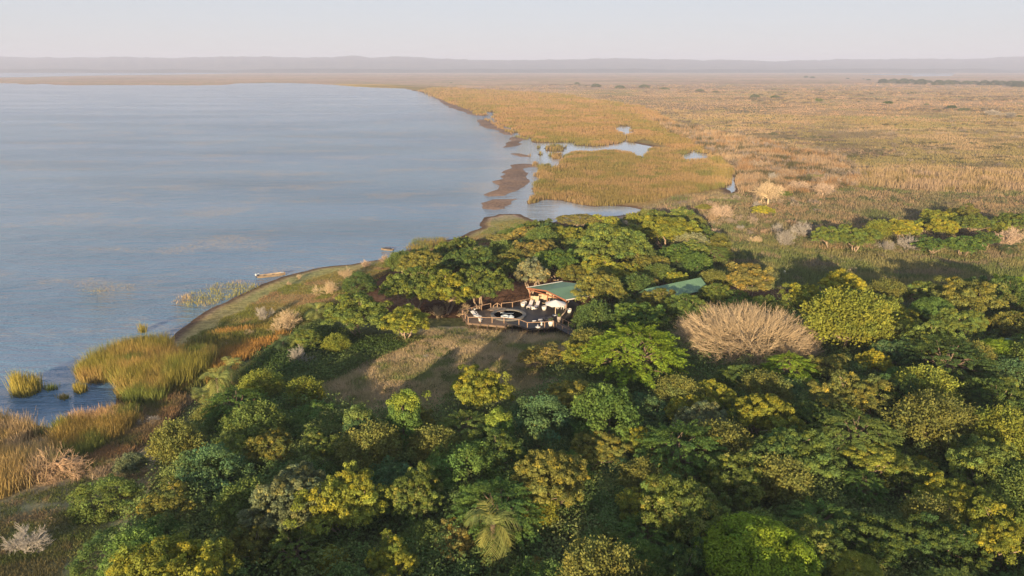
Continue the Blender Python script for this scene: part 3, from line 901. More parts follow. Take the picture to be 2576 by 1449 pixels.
# ------------------------------------------------------------------ trees, palms and leafless bushes, one by one
TREES = []          # (x, y, radius, short name, object)
_rt = random.Random(4)
CATN = dict(dome='broadleaf_tree', paletip='broadleaf_tree', round='broadleaf_tree', feather='feathery_tree', creeper='creeper_column', mound='creeper_mound',
            spray='loose_tree', flat='umbrella_tree', palm='palm_tree', dead='leafless_bush', deadtree='leafless_tree', giant='leafless_spreading_tree')
CAT = dict(dome='tree', paletip='tree', round='tree', feather='tree', creeper='tree', mound='thicket', spray='tree', flat='tree', palm='palm tree',
           dead='bush', deadtree='tree', giant='tree')
CROWN = dict(palm='fronds', dead='twigs', deadtree='twigs', giant='twigs')
TRUNK = dict(dead='stems')

def plant_tree(kd, x, y, width, hue, label, group, var=None, hs=1.0, z=None, rz=None, short=None, zoff=0.0):
    ms = KINDS[kd]; v = ms[(var if var is not None else _rt.randrange(len(ms))) % len(ms)]
    crown, trunk, Rr, H = v
    s = width / (2 * Rr)
    if z is None: z = float(height(np.array([x]), np.array([y]))[0])
    r = link(CATN[kd], None, None, (x, y, z - 0.05 + zoff)); r.empty_display_size = 0.3
    r.rotation_euler = (0, 0, _rt.uniform(0, 6.28) if rz is None else rz)
    r.scale = (s, s * _rt.uniform(0.93, 1.07), s * hs)
    c = link(CROWN.get(kd, 'crown'), crown, r); t = link(TRUNK.get(kd, 'trunk'), trunk, r)
    h = HUE[hue] if isinstance(hue, str) else hue
    j = _rt.uniform(0.88, 1.12)
    c.color = (h[0] * j, h[1] * j, h[2] * j, 1)
    t.color = (h[0] * j, h[1] * j, h[2] * j, 1)
    tag(r, label, CAT[kd], group)
    TREES.append((x, y, width / 2, short or label, r))
    return r

def T(px, py, w, kd, hue, label, group='trees of the lakeside forest', hs=1.0, var=None, short=None):
    """crown centre and width as they measure in the photograph; the tree stands where that ray meets its crown height"""
    crown, trunk, Rr, H = KINDS[kd][(var or 0) % len(KINDS[kd])]
    x, y = at(px, py, 3.0)
    for _ in range(5):
        g = float(height(np.array([x]), np.array([y]))[0])
        d = math.hypot(y * CP + (HC - g - 3) * SP, 0)
        wm = w * d / FPX
        s = wm / (2 * Rr)
        cz = g + H * s * hs * (0.55 if kd in ('creeper', 'palm', 'dead', 'deadtree', 'mound', 'feather') else 0.62)
        x, y = [float(k) for k in at(px, py, cz)]
    return plant_tree(kd, x, y, wm, hue, label, group, var, hs, short=short, rz=(0.0 if kd == 'giant' else None))

DG = 'trees of the near forest canopy'
for a in [
 # near canopy, from the bottom edge upward
 (430, 1440, 290, 'dome', 'yg', 'broad yellow-green crown cut by the bottom edge, left of centre', DG, 1.0, 0, 'the broad yellow-green crown at the bottom left'),
 (430, 1262, 150, 'dome', 'olive', 'rounded tree with pale stems showing under its yellow-tipped crown, beside the bare dirt', DG, .95, 5, 'the pale-stemmed tree by the bare dirt'),
 (530, 1180, 190, 'mound', 'blue', 'bluish creeper-smothered tree behind the pale-stemmed rounded tree', DG, 1.1, 0, 'the bluish creeper mound'),
 (622, 1268, 150, 'spray', 'mid', 'mid green loose tree right of the pale-stemmed rounded tree', DG, 1.1, 1, 'the loose tree right of the pale stems'),
 (735, 1255, 210, 'dome', 'grey', 'big grey-green rounded crown, left half of the largest double-crowned tree', DG, 1.15, 3, 'the big grey-green crown'),
 (862, 1262, 200, 'dome', 'yg', 'big yellow-green crown joined to the grey-green crown on its left', DG, 1.2, 1, 'the big yellow-green double crown'),
 (1037, 1240, 160, 'paletip', 'mid', 'tall tree with whitish young leaves at its crown tips, centre-left of the forest', DG, 1.2, 0, 'the whitish-tipped tree'),
 (1168, 1175, 190, 'mound', 'green', 'fresh green creeper-hung tree in the middle of the near forest', DG, 1.25, 1, 'the fresh green creeper-hung tree'),
 (1387, 1205, 200, 'dome', 'olive', 'large dark olive tree with yellow upper boughs above the small yellow tree', DG, 1.15, 2, 'the large olive tree with yellow boughs'),
 (1208, 975, 150, 'dome', 'yg', 'sunlit yellow-topped tree standing at the near edge of the brown meadow', DG, 1.1, 1, 'the yellow-topped tree by the meadow'),
 (1017, 1063, 96, 'creeper', 'green', 'tallest creeper-draped column with a yellow top', DG, 1.0, 0, 'the tallest creeper column'),
 (902, 1082, 74, 'creeper', 'blue', 'short dark creeper-draped column left of the tallest one', DG, 1.0, 1, 'the short creeper column'),
 (1256, 1090, 70, 'creeper', 'green', 'creeper-draped column with yellow top right of the tallest one', DG, 1.05, 1, 'the right-hand creeper column'),
 (1367, 1055, 190, 'mound', 'blue', 'wide bluish-green creeper mound behind the large olive tree', DG, 1.1, 0, 'the wide bluish creeper mound'),
 (1520, 1050, 190, 'mound', 'green', 'wide green creeper mound below the large feathery tree', DG, 1.15, 2, 'the wide green creeper mound'),
 (1360, 1288, 92, 'spray', 'gold', 'small bright yellow tree on thin pale stems near the bottom centre', DG, 1.25, 0, 'the small bright yellow tree'),
 (1192, 1272, 66, 'dome', 'gold', 'small yellow crown poking up right of the whitish-tipped tree', DG, 1.3, 2, 'the small yellow crown'),
 (1150, 1350, 130, 'dome', 'orange', 'tree with orange and cream young leaves beside the bottom palm', DG, 1.0, 0, 'the orange-leaved tree'),
 (834, 1412, 90, 'spray', 'gold', 'small tree with a bright yellow top near the bottom edge, below the double crown', DG, 1.1, 1, 'the yellow-topped sapling at the bottom'),
 (1350, 1428, 70, 'dome', 'orange', 'small orange-tipped crown at the bottom edge right of the palm', DG, 1.1, 3, 'the small orange-tipped crown'),
 (1598, 1420, 175, 'round', 'green', 'tight bright green cushion-like crown at the bottom edge', DG, 1.0, 0, 'the green cushion crown'),
 (1905, 1400, 300, 'round', 'bright', 'largest tight cushiony crown, yellow-green, with dead twigs in its top, bottom right of centre', DG, 1.0, 1, 'the largest cushiony crown'),
 (2150, 1440, 150, 'round', 'yg', 'yellow-green cushiony crown right of the largest cushiony one', DG, 1.0, 0, 'the yellow-green cushiony crown'),
 (2386, 1251, 155, 'dome', 'yg', 'sunlit yellow-green leafy tree in the lower right of the forest', DG, 1.1, 1, 'the yellow-green tree at lower right'),
 (2515, 1340, 190, 'dome', 'yg', 'large yellow-green tree at the right edge near the bottom corner', DG, 1.15, 5, 'the large yellow-green tree at the right edge'),
 (2200, 1170, 150, 'flat', 'yg', 'flat-topped yellow-green tree with crooked bare boughs showing under it', DG, 1.2, 0, 'the flat-topped tree with crooked boughs'),
 (2316, 1170, 68, 'dome', 'gold', 'small golden crown between the flat-topped tree and the right edge', DG, 1.2, 2, 'the small golden crown'),
 (2150, 992, 160, 'dome', 'olive', 'clumpy olive tree with a dark forked trunk in the gap beneath', DG, 1.05, 5, 'the clumpy olive tree'),
 (1985, 930, 130, 'feather', 'bright', 'small bright lime-green feathery tree below the great leafless tree', DG, 1.0, 1, 'the small lime feathery tree'),
 (1925, 975, 130, 'spray', 'olive', 'olive-tan loose tree left of the small lime feathery tree', DG, 1.0, 0, 'the olive-tan loose tree'),
 (1736, 985, 68, 'round', 'yg', 'little round yellow-green tree below the large feathery one', DG, 1.1, 1, 'the little round yellow-green tree'),
 (1930, 1045, 160, 'dome', 'yg', 'yellow-topped tree below the olive-tan loose tree', DG, 1.15, 2, 'the yellow-topped tree below the lime one'),
 (1765, 1055, 130, 'dome', 'grey', 'grey-green rounded tree left of the yellow-topped one', DG, 1.1, 4, 'the grey-green rounded tree'),
 (1640, 1030, 150, 'mound', 'blue', 'bluish mound of creeper under the large feathery tree', DG, 1.0, 1, 'the bluish mound under the feathery tree'),
 (1715, 1145, 220, 'feather', 'green', 'big dark green feathery tree in the middle right of the near forest', DG, 1.1, 0, 'the big dark feathery tree'),
 (1610, 1112, 90, 'dome', 'yg', 'narrow yellow crown at the left side of the big dark feathery tree', DG, 1.4, 1, 'the narrow yellow crown'),
 (1850, 1210, 170, 'paletip', 'mid', 'green tree with silvery shoots right of the big dark feathery tree', DG, 1.15, 1, 'the silvery-shooted tree'),
 (1990, 1145, 190, 'dome', 'dark', 'dark green broad tree in the shaded middle right', DG, 1.1, 3, 'the dark broad tree'),
 (2150, 1100, 200, 'feather', 'mid', 'mid green leafy tree below the clumpy olive tree', DG, 1.0, 1, 'the mid green tree below the olive one'),
 (2350, 1060, 210, 'spray', 'olive', 'olive spiky-leaved tree in the right of the forest', DG, 1.05, 2, 'the olive spiky tree'),
 (2520, 1090, 160, 'spray', 'yg', 'yellow-green spiky tree at the right edge', DG, 1.2, 0, 'the yellow-green spiky tree at the right edge'),
 (2330, 975, 150, 'spray', 'yg', 'thin-leaved tree with yellow flecks above the olive spiky tree', DG, 1.0, 1, 'the yellow-flecked tree'),
 (2500, 1000, 150, 'dome', 'dark', 'dark rounded tree at the right edge above the spiky one', DG, 1.0, 4, 'the dark rounded tree at the right edge'),
 (2385, 915, 200, 'feather', 'dark', 'dark feathery tree right of the clumpy olive tree', DG, 1.0, 2, 'the dark feathery tree on the right'),
 (2133, 800, 200, 'spray', 'yg', 'big sunlit yellow-green tree with drooping leaves right of the great leafless tree', DG, 1.2, 2, 'the big drooping yellow-green tree'),
 (2235, 790, 90, 'spray', 'yg', 'yellow-green side crown reaching right from the big drooping tree', DG, 1.0, 1, 'the yellow-green side crown'),
 (2348, 855, 140, 'dome', 'mid', 'round mid green tree with a yellow tip right of the big drooping tree', DG, 1.1, 4, 'the round tree with a yellow tip'),
 (2240, 885, 100, 'paletip', 'blue', 'bluish tree with silver shoots under the round yellow-tipped tree', DG, 1.1, 0, 'the silver-shooted bluish tree'),
 (2198, 912, 76, 'dome', 'gold', 'small golden candle-shaped crown beside the silver-shooted tree', DG, 1.5, 2, 'the golden candle-shaped crown'),
 (2348, 782, 105, 'round', 'green', 'round dark green cushiony tree in the far right canopy', DG, 1.1, 0, 'the round dark cushiony tree'),
 (2117, 712, 110, 'dome', 'gold', 'golden-topped tree at the far edge of the forest behind the drooping tree', DG, 1.0, 2, 'the golden-topped tree at the far edge'),
 (2440, 745, 150, 'dome', 'olive', 'olive tree with yellow tufts at the far right edge of the forest', DG, 1.0, 1, 'the olive tree with yellow tufts'),
 (2545, 722, 100, 'dome', 'bright', 'bright green-yellow crown touching the right edge above the forest', DG, 1.1, 0, 'the bright crown touching the right edge'),
 (2520, 882, 110, 'round', 'bright', 'bright green cushiony tree in front of the half-hidden green roof', DG, 1.0, 1, 'the bright cushiony tree by the hidden roof'),
 (2420, 810, 110, 'dome', 'mid', 'mid green rounded tree left of the half-hidden green roof', DG, 1.0, 3, 'the rounded tree left of the hidden roof'),
 (1887, 700, 125, 'dome', 'orange', 'orange-yellow and green tree right behind the great leafless tree', DG, 1.0, 1, 'the orange-yellow tree behind the leafless one'),
 (1800, 738, 80, 'dome', 'mid', 'dull green tree at the right end of the second green roof', DG, 1.0, 4, 'the dull tree beside the second roof'),
 # round the deck
 (1506, 722, 125, 'dome', 'olive', 'olive sunlit tree leaning over the right corner of the deck roof', DG, 1.05, 3, 'the olive tree over the deck roof'),
 (1613, 712, 74, 'dome', 'orange', 'small orange-olive tree between the two green roofs', DG, 1.0, 2, 'the small tree between the roofs'),
 (1660, 757, 100, 'dome', 'olive', 'rounded olive tree in front of the second green roof', DG, 1.0, 4, 'the rounded olive tree before the second roof'),
 (1725, 775, 110, 'dome', 'dark', 'dark rounded tree in front of the second green roof, right of the olive one', DG, 1.05, 4, 'the dark tree before the second roof'),
 (1605, 795, 120, 'dome', 'green', 'dark green rounded tree right of the deck', DG, 1.05, 0, 'the dark green tree right of the deck'),
 (1505, 800, 100, 'mound', 'dark', 'dark shaded tree at the right end of the deck', DG, 1.3, 2, 'the dark tree at the deck end'),
 (1485, 845, 105, 'mound', 'dark', 'low dull green bush in front of the walkway', DG, 0.8, 1, 'the low bush by the walkway'),
 (1600, 895, 240, 'feather', 'bright', 'largest feathery tree, bright yellow-green, in front of the dark trees right of the deck', DG, 1.0, 0, 'the largest feathery tree'),
 (1452, 895, 100, 'dome', 'yg', 'yellow-green crown at the left side of the largest feathery tree', DG, 1.0, 1, 'the yellow-green crown beside the feathery tree'),
 (1362, 892, 110, 'dome', 'orange', 'orange-tan twiggy bush between the meadow and the feathery tree', DG, 0.75, 5, 'the orange-tan bush by the meadow'),
 (905, 782, 165, 'dome', 'mid', 'wide domed tree with pale stems left of the deck', DG, 0.85, 4, 'the wide domed tree left of the deck'),
 (1020, 805, 130, 'dome', 'yg', 'bright yellow-green low tree between the domed tree and the deck', DG, 0.85, 0, 'the bright low tree left of the deck'),
 (1045, 715, 155, 'dome', 'mid', 'leftmost crown of the tree row behind the pool deck', DG, 0.85, 4, 'the leftmost crown behind the deck'),
 (1122, 722, 155, 'dome', 'yg', 'yellow-green middle crown of the tree row behind the pool deck', DG, 0.85, 4, 'the middle crown behind the deck'),
 (1205, 712, 140, 'dome', 'mid', 'right crown of the tree row behind the pool deck, with pale leaning trunks', DG, 0.95, 4, 'the right crown behind the deck'),
 (1065, 662, 120, 'dome', 'olive', 'olive crown on the lake side of the tree row behind the deck', DG, 0.9, 2, 'the olive crown on the lake side'),
 (1180, 655, 120, 'dome', 'dark', 'dark crown behind the middle of the deck tree row', DG, 0.9, 3, 'the dark crown behind the deck row'),
 (905, 705, 90, 'mound', 'dark', 'dark low thicket on the grassy bank left of the deck trees', DG, 0.8, 0, 'the dark thicket on the bank'),
 (1540, 612, 190, 'dome', 'mid', 'largest dark green dome behind the deck roof', DG, 0.8, 3, 'the largest dome behind the roof'),
 (1337, 628, 105, 'dome', 'orange', 'orange-tinted crown left of the largest dome behind the roof', DG, 0.85, 1, 'the orange-tinted crown'),
 (1400, 655, 115, 'dome', 'green', 'green crown between the pale-leaved tree and the largest dome', DG, 0.9, 0, 'the green crown between the pale tree and the dome'),
 (1337, 685, 95, 'dome', 'pale', 'pale cream-leaved tree just behind the left end of the deck roof', DG, 1.15, 5, 'the pale cream-leaved tree'),
 (1445, 690, 90, 'dome', 'olive', 'olive-orange tree behind the right half of the deck roof', DG, 0.9, 2, 'the olive-orange tree behind the roof'),
 (1520, 675, 115, 'dome', 'yg', 'yellow-green crown in front of the largest dome', DG, 0.9, 4, 'the yellow-green crown before the dome'),
 (1680, 575, 140, 'dome', 'yg', 'bright yellow-green tree at the far end of the forest near the lagoon', DG, 0.8, 0, 'the bright tree near the lagoon'),
 (1615, 660, 100, 'dome', 'olive', 'yellow-olive tree right of the largest dome', DG, 0.9, 5, 'the yellow-olive tree right of the dome'),
 (1325, 592, 95, 'dome', 'orange', 'orange-yellow tree at the lake end of the far forest edge', DG, 0.8, 2, 'the orange-yellow tree at the lake end'),
 (1425, 590, 80, 'dome', 'yg', 'small yellow-green tree behind the orange-tinted crown', DG, 0.9, 1, 'the small yellow-green tree at the far edge'),
 (1255, 605, 70, 'flat', 'orange', 'small flat orange tree at the lake edge of the far forest', DG, 0.9, 1, 'the small flat orange tree'),
 (1222, 635, 70, 'flat', 'pale', 'small pale flat tree with pinkish stems left of the orange-tinted crown', DG, 0.9, 0, 'the small pale flat tree'),
 (1455, 564, 125, 'flat', 'orange', 'flat umbrella tree, orange-green, on the point beside the lagoon', DG, 0.75, 1, 'the umbrella tree on the point'),
 (1740, 612, 90, 'spray', 'pale', 'tan-tipped loose tree at the right end of the far forest', DG, 0.8, 1, 'the tan-tipped tree'),
 (1700, 640, 100, 'dome', 'green', 'shaded green tree behind the second roof', DG, 0.8, 4, 'the shaded tree behind the second roof'),
 (1600, 600, 80, 'dome', 'olive', 'olive crown between the palms and the bright tree near the lagoon', DG, 0.8, 5, 'the olive crown by the far palms'),
 # left bank and lower left
 (775, 850, 80, 'dome', 'mid', 'small rounded tree right of the bank palms', DG, 0.9, 3, 'the small rounded tree by the bank palms'),
 (845, 862, 70, 'spray', 'yg', 'small loose yellow-green bush in front of the wide domed tree', DG, 0.9, 1, 'the loose bush before the domed tree'),
 (658, 965, 110, 'spray', 'yg', 'yellowish loose tree at the lakeside edge of the forest beside the feathery palms', DG, 1.0, 0, 'the yellowish loose tree at the lakeside'),
 (767, 985, 100, 'spray', 'yg', 'yellow-flecked loose tree at the left end of the brown meadow', DG, 1.0, 1, 'the yellow-flecked tree at the meadow end'),
 (640, 1065, 170, 'spray', 'mid', 'wide shaded loose tree below the yellowish lakeside trees', DG, 0.95, 2, 'the wide shaded loose tree'),
 (790, 1045, 130, 'mound', 'green', 'green creeper mound between the lakeside trees and the columns', DG, 0.9, 1, 'the green creeper mound by the columns'),
 (436, 1112, 110, 'dome', 'mid', 'dull green rounded bush beside the tan bare brush on the lake shore', DG, 0.8, 0, 'the dull green bush by the bare brush'),
 (530, 1045, 90, 'spray', 'olive', 'thin olive bush behind the dull green rounded bush', DG, 0.9, 1, 'the thin olive bush'),
 (267, 1240, 170, 'mound', 'mid', 'low spreading green bush beside the fallen tree', DG, 0.75, 0, 'the low bush by the fallen tree'),
 (330, 1165, 80, 'spray', 'grey', 'grey-green scrubby bush between the fallen tree and the forest', DG, 0.8, 1, 'the grey-green scrub bush'),
 (580, 1140, 140, 'dome', 'mid', 'green rounded tree behind the bluish creeper-smothered tree', DG, 1.0, 2, 'the tree behind the bluish mound'),
 (280, 1385, 190, 'mound', 'dark', 'low dark green thicket along the edge of the bare dirt', DG, 0.7, 1, 'the low dark thicket by the dirt'),
 (400, 1345, 140, 'mound', 'green', 'dark green thicket under the pale-stemmed rounded tree', DG, 0.8, 2, 'the thicket under the pale-stemmed tree'),
 # clump out on the right plain
 (2089, 592, 84, 'dome', 'mid', 'leftmost rounded tree of the clump out on the right plain', 'trees of the clump on the plain', 0.85, 4, 'the leftmost tree of the plain clump'),
 (2155, 594, 100, 'dome', 'mid', 'widest dark green tree of the clump out on the right plain', 'trees of the clump on the plain', 0.85, 3, 'the widest tree of the plain clump'),
 (2212, 575, 70, 'spray', 'yg', 'yellowish tree right of the widest one in the plain clump', 'trees of the clump on the plain', 0.9, 1, 'the yellowish tree of the plain clump'),
 (2278, 575, 86, 'dome', 'gold', 'golden crown with a pale tuft in the middle of the plain clump', 'trees of the clump on the plain', 0.9, 1, 'the golden crown of the plain clump'),
 (2330, 562, 60, 'dome', 'mid', 'small green crown at the back of the plain clump', 'trees of the clump on the plain', 0.9, 2, 'the small green crown of the plain clump'),
 (2375, 572, 66, 'dome', 'gold', 'brightest yellow round crown of the plain clump', 'trees of the clump on the plain', 1.05, 3, 'the brightest crown of the plain clump'),
 (2362, 545, 80, 'dome', 'yg', 'yellow-green crown at the top of the plain clump', 'trees of the clump on the plain', 0.8, 0, 'the top crown of the plain clump'),
 (2425, 536, 80, 'dome', 'olive', 'olive crown at the back right of the plain clump', 'trees of the clump on the plain', 0.8, 5, 'the back right crown of the plain clump'),
 (2450, 562, 90, 'dome', 'mid', 'shaded green crown in the right of the plain clump', 'trees of the clump on the plain', 0.85, 2, 'the shaded right crown of the plain clump'),
 (2425, 615, 90, 'dome', 'green', 'low green tree at the foot of the plain clump', 'trees of the clump on the plain', 0.75, 4, 'the low green tree of the plain clump'),
 (2340, 615, 80, 'dome', 'green', 'dull green low tree under the brightest crown of the plain clump', 'trees of the clump on the plain', 0.75, 5, 'the dull low tree of the plain clump'),
 (2480, 600, 70, 'dome', 'dark', 'dark tree in the gap right of the plain clump', 'trees of the clump on the plain', 0.85, 1, 'the dark tree of the plain clump'),
 (2505, 572, 60, 'dome', 'yg', 'yellow-green crown of the small group at the right edge of the plain clump', 'trees of the clump on the plain', 0.9, 0, 'the left crown at the right edge'),
 (2555, 556, 80, 'dome', 'mid', 'green crown cut by the right edge beside the plain clump', 'trees of the clump on the plain', 0.9, 3, 'the green crown cut by the right edge'),
]:
    T(a[0], a[1], a[2], a[3], a[4], a[5], a[6], a[7], a[8], a[9])

PG = 'palms of the lakeside forest'
for a in [
 (1240, 1325, 150, 'palm', 'biggest palm, arching pale fronds, near the bottom centre', 1.7, 1),
 (545, 955, 80, 'palm', 'windblown palm with drooping grey-green fronds, front one of the lakeside group', 1.5, 1),
 (510, 985, 60, 'palm', 'low palm with its fronds spread over the reed edge', 1.2, 2),
 (580, 925, 74, 'palm', 'palm at the back of the lakeside group beside the reeds', 1.3, 1),
 (796, 775, 72, 'palm', 'bright palm at the left side of the wide domed tree', 1.0, 0),
 (712, 862, 62, 'pdark', 'left palm of the pair in front of the bank thicket', 1.1, 1),
 (756, 850, 66, 'palm', 'right palm of the pair, sunlit, above bare hanging stems', 1.2, 1),
 (1631, 585, 84, 'palm', 'large fan of palm fronds beyond the largest dome', 1.0, 2),
 (1600, 572, 54, 'palm', 'smaller palm left of the large fan of fronds', 1.0, 0),
 (1520, 640, 60, 'palm', 'palm rising in front of the largest dome behind the roof', 1.1, 0),
 (1562, 655, 56, 'palm', 'palm half hidden right of the one before the largest dome', 1.0, 2),
 (1268, 606, 56, 'palm', 'bright palm among the orange trees near the lake', 1.0, 0),
 (1258, 636, 60, 'pdark', 'dark palm just below the bright one near the lake', 1.0, 2),
 (1562, 558, 50, 'pdark', 'dark palm right of the umbrella tree on the point', 1.0, 0),
 (1692, 668, 74, 'pdark', 'dark shaggy palm behind the second green roof', 1.3, 2),
 (2480, 1000, 84, 'pdark', 'dark palm in the shade at the right of the forest', 1.0, 0),
 (1998, 450, 34, 'pdark', 'small palm on the plain behind the leafless trees', 0.9, 2),
 (2050, 444, 50, 'palm', 'broad low palm clump on the plain behind the leafless trees', 0.8, 2),
 (2432, 612, 44, 'pdark', 'grey palm at the foot of the plain clump', 1.0, 1),
 (2538, 622, 50, 'pdark', 'palm under the leafless tree at the right edge', 1.0, 1),
]:
    T(a[0], a[1], a[2], 'palm', a[3], a[4], PG, a[5], a[6])

BG = 'leafless trees and bushes'
T(1882, 822, 388, 'giant', 'tan', 'great leafless spreading tree of tan wands, the widest crown right of the deck', None, 1.0, 0, short='the great leafless tree')
for a in [
 (1935, 482, 84, 'deadtree', 'tan', 'leafless tan tree with a forked trunk standing on the scrub plain', 1.0, 0),
 (2012, 470, 54, 'deadtree', 'pink', 'pinkish leafless tree right of the forked one', 0.8, 1),
 (2072, 474, 60, 'deadtree', 'pink', 'leafless tree with one white trunk in front of the low palm clump', 0.8, 0),
 (1948, 440, 28, 'dead', 'ash', 'grey twiggy bush behind the forked leafless tree', 1.4, 1),
 (1817, 534, 58, 'deadtree', 'pink', 'pinkish leafless tree on the near side of the scrub plain', 1.0, 1),
 (1905, 512, 36, 'dead', 'ash', 'small grey leafless bush beside a yellow bush', 1.0, 3),
 (1792, 582, 60, 'dead', 'pink', 'wide pinkish twiggy bush behind the tan-tipped tree', 0.8, 2),
 (1862, 570, 24, 'dead', 'ash', 'little grey bush alone in the shaded scrub', 1.0, 0),
 (1898, 600, 44, 'dead', 'tan', 'grey-tan twiggy bush in the shaded scrub left of the plain clump', 0.9, 2),
 (1984, 590, 62, 'dead', 'ash', 'tall ash-grey leafless bush left of the plain clump', 1.2, 1),
 (2022, 572, 60, 'dead', 'ash', 'wide ash-grey leafless bush touching the plain clump', 1.2, 0),
 (1955, 570, 40, 'dead', 'ash', 'thin ash-grey bush left of the tall one', 1.1, 3),
 (2284, 606, 62, 'dead', 'ash', 'grey leafless bush hanging on the front of the plain clump', 1.1, 0),
 (2232, 612, 44, 'dead', 'ash', 'grey twiggy bush at the foot of the plain clump', 1.1, 1),
 (2537, 592, 84, 'dead', 'pink', 'pinkish leafless tree at the right edge beside the plain clump', 1.1, 2),
 (2272, 548, 40, 'dead', 'pale', 'pale dead tuft on top of the plain clump', 0.7, 2),
 (1520, 550, 56, 'dead', 'pink', 'heap of pinkish bare branches beside the lagoon', 0.6, 2),
 (1400, 578, 40, 'dead', 'ash', 'greyish bare branches at the lagoon end of the sand spit', 0.6, 2),
 (818, 718, 54, 'dead', 'tan', 'large tan leafless bush in the middle of the grassy bank', 1.0, 1),
 (869, 684, 46, 'dead', 'tan', 'tan leafless bush behind the large one on the grassy bank', 1.0, 0),
 (920, 660, 32, 'dead', 'pink', 'pinkish leafless bush nearest the water on the bank', 1.1, 2),
 (971, 648, 34, 'dead', 'pink', 'pinkish leafless bush where the bank narrows', 0.9, 3),
 (752, 694, 16, 'dead', 'tan', 'small leafless bush right of the boat', 1.3, 0),
 (727, 710, 20, 'dead', 'tan', 'small leafless bush in front of the boat', 1.0, 3),
 (712, 800, 100, 'dead', 'tan', 'widest dead brushwood on the bank beside the bright palm', 0.9, 3),
 (668, 780, 44, 'dead', 'ash', 'pale dead stems left of the widest brushwood', 1.3, 1),
 (628, 835, 42, 'dead', 'tan', 'dead tan bush among the orange grass', 0.9, 2),
 (567, 864, 28, 'dead', 'pink', 'low pinkish dead bush by the orange grass', 0.9, 0),
 (756, 890, 60, 'dead', 'ash', 'bare hanging stems under the sunlit palm', 1.3, 1),
 (1100, 775, 50, 'dead', 'tan', 'bare crooked stems under the left tree row by the deck', 1.0, 1),
 (1165, 775, 46, 'dead', 'tan', 'bare stems close to the left corner of the deck', 1.1, 3),
 (58, 1352, 115, 'dead', 'ash', 'ash-grey twiggy bush on the bare dirt in the lower left corner', 0.9, 0),
 (370, 1058, 80, 'dead', 'ash', 'grey bare brush on the shore above the fallen tree', 0.6, 2),
 (286, 1158, 74, 'dead', 'pale', 'pale bare brush right of the fallen tree', 0.5, 2),
 (1906, 1350, 60, 'dead', 'tan', 'dead twigs sticking out of the largest cushiony crown', 0.9, 1),
 (2552, 915, 70, 'dead', 'tan', 'brown bare boughs at the right edge below the cushiony tree', 0.8, 0),
 (2275, 770, 60, 'dead', 'ash', 'grey bare boughs in the gap left of the dark cushiony tree', 0.8, 3),
 (1072, 895, 18, 'dead', 'ash', 'small grey bush in the middle of the brown meadow', 0.9, 0),
]:
    hh = 2.6 if a[5].startswith('dead twigs sticking') or a[5].startswith('pale dead tuft') else 0
    o = T(a[0], a[1], a[2], a[3], a[4], a[5], BG, a[6], a[7])
    if hh:
        # these grow out of a living crown: move toward the eye line so they stay in its top
        x, y = at(a[0], a[1] + 10, 7.2 if 'cushiony' in a[5] else 6.0)
        o.location = (float(x), float(y), 6.0 if 'cushiony' in a[5] else 5.0)

# golden bush and others of the scrub plain
for a in [(1921, 528, 54, 'dome', 'gold', 'yellow-green low bush beside the small grey leafless one', 0.7),
          (1975, 487, 30, 'dome', 'mid', 'small green bush at the foot of the forked leafless tree', 0.8),
          (1770, 520, 40, 'dome', 'olive', 'olive bush near the end of the lagoon', 0.7)]:
    T(a[0], a[1], a[2], a[3], a[4], a[5], 'bushes of the scrub plain', a[6])

# ---- fallen tree on the lower left bank
def fallen_tree():
    rng = np.random.default_rng(17)
    x, y = [float(k) for k in at(152, 1192, 1.2)]
    z = float(height(np.array([x]), np.array([y]))[0])
    r = link('fallen_tree', None, None, (x, y, z))
    r.scale = (.72, .72, .85)
    tag(r, 'uprooted dead tree lying on the bank beside the reeds, tan roots and branches splayed', 'fallen tree')
    thick = []; fine = []
    arch = [np.array(p) for p in ((0.9, -0.4, 0), (0.75, -0.2, 0.9), (0.3, 0, 1.7), (-0.5, 0.1, 1.8), (-1.2, -0.2, 1.1), (-1.5, -0.3, 0.1))]
    thick.append((arch, 0.42, 0.2)); thick.append(([arch[2], np.array((0.7, 0.3, 2.4)), np.array((1.3, 0.4, 2.2))], 0.35, 0.2))
    for k in range(46):
        a = rng.uniform(math.radians(100), math.radians(250)) if k % 3 else rng.uniform(-0.9, 1.3)
        s0 = arch[rng.integers(1, 5)]; d = unit(np.array((math.cos(a), math.sin(a) * 0.8, rng.uniform(-0.32, 0.12))))
        tw = []; twigs(rng, [s0], [d], [rng.uniform(1.3, 2.2)], 3, 0.06, 0.5, tw, -0.04, 3)
        for t in tw:
            t[0][:] = [np.array((p[0], p[1], max(0.04, p[2]))) for p in t[0]]
            (thick if t[1] > 0.05 else fine).append(t)
    a = link('branches', twig_mesh('branches', fine, rng, minr=0.016), r); b = link('trunk', twig_mesh('trunk', thick, rng), r)
    a.color = (0.44, 0.31, 0.20, 1); b.color = (0.36, 0.24, 0.15, 1)
fallen_tree()

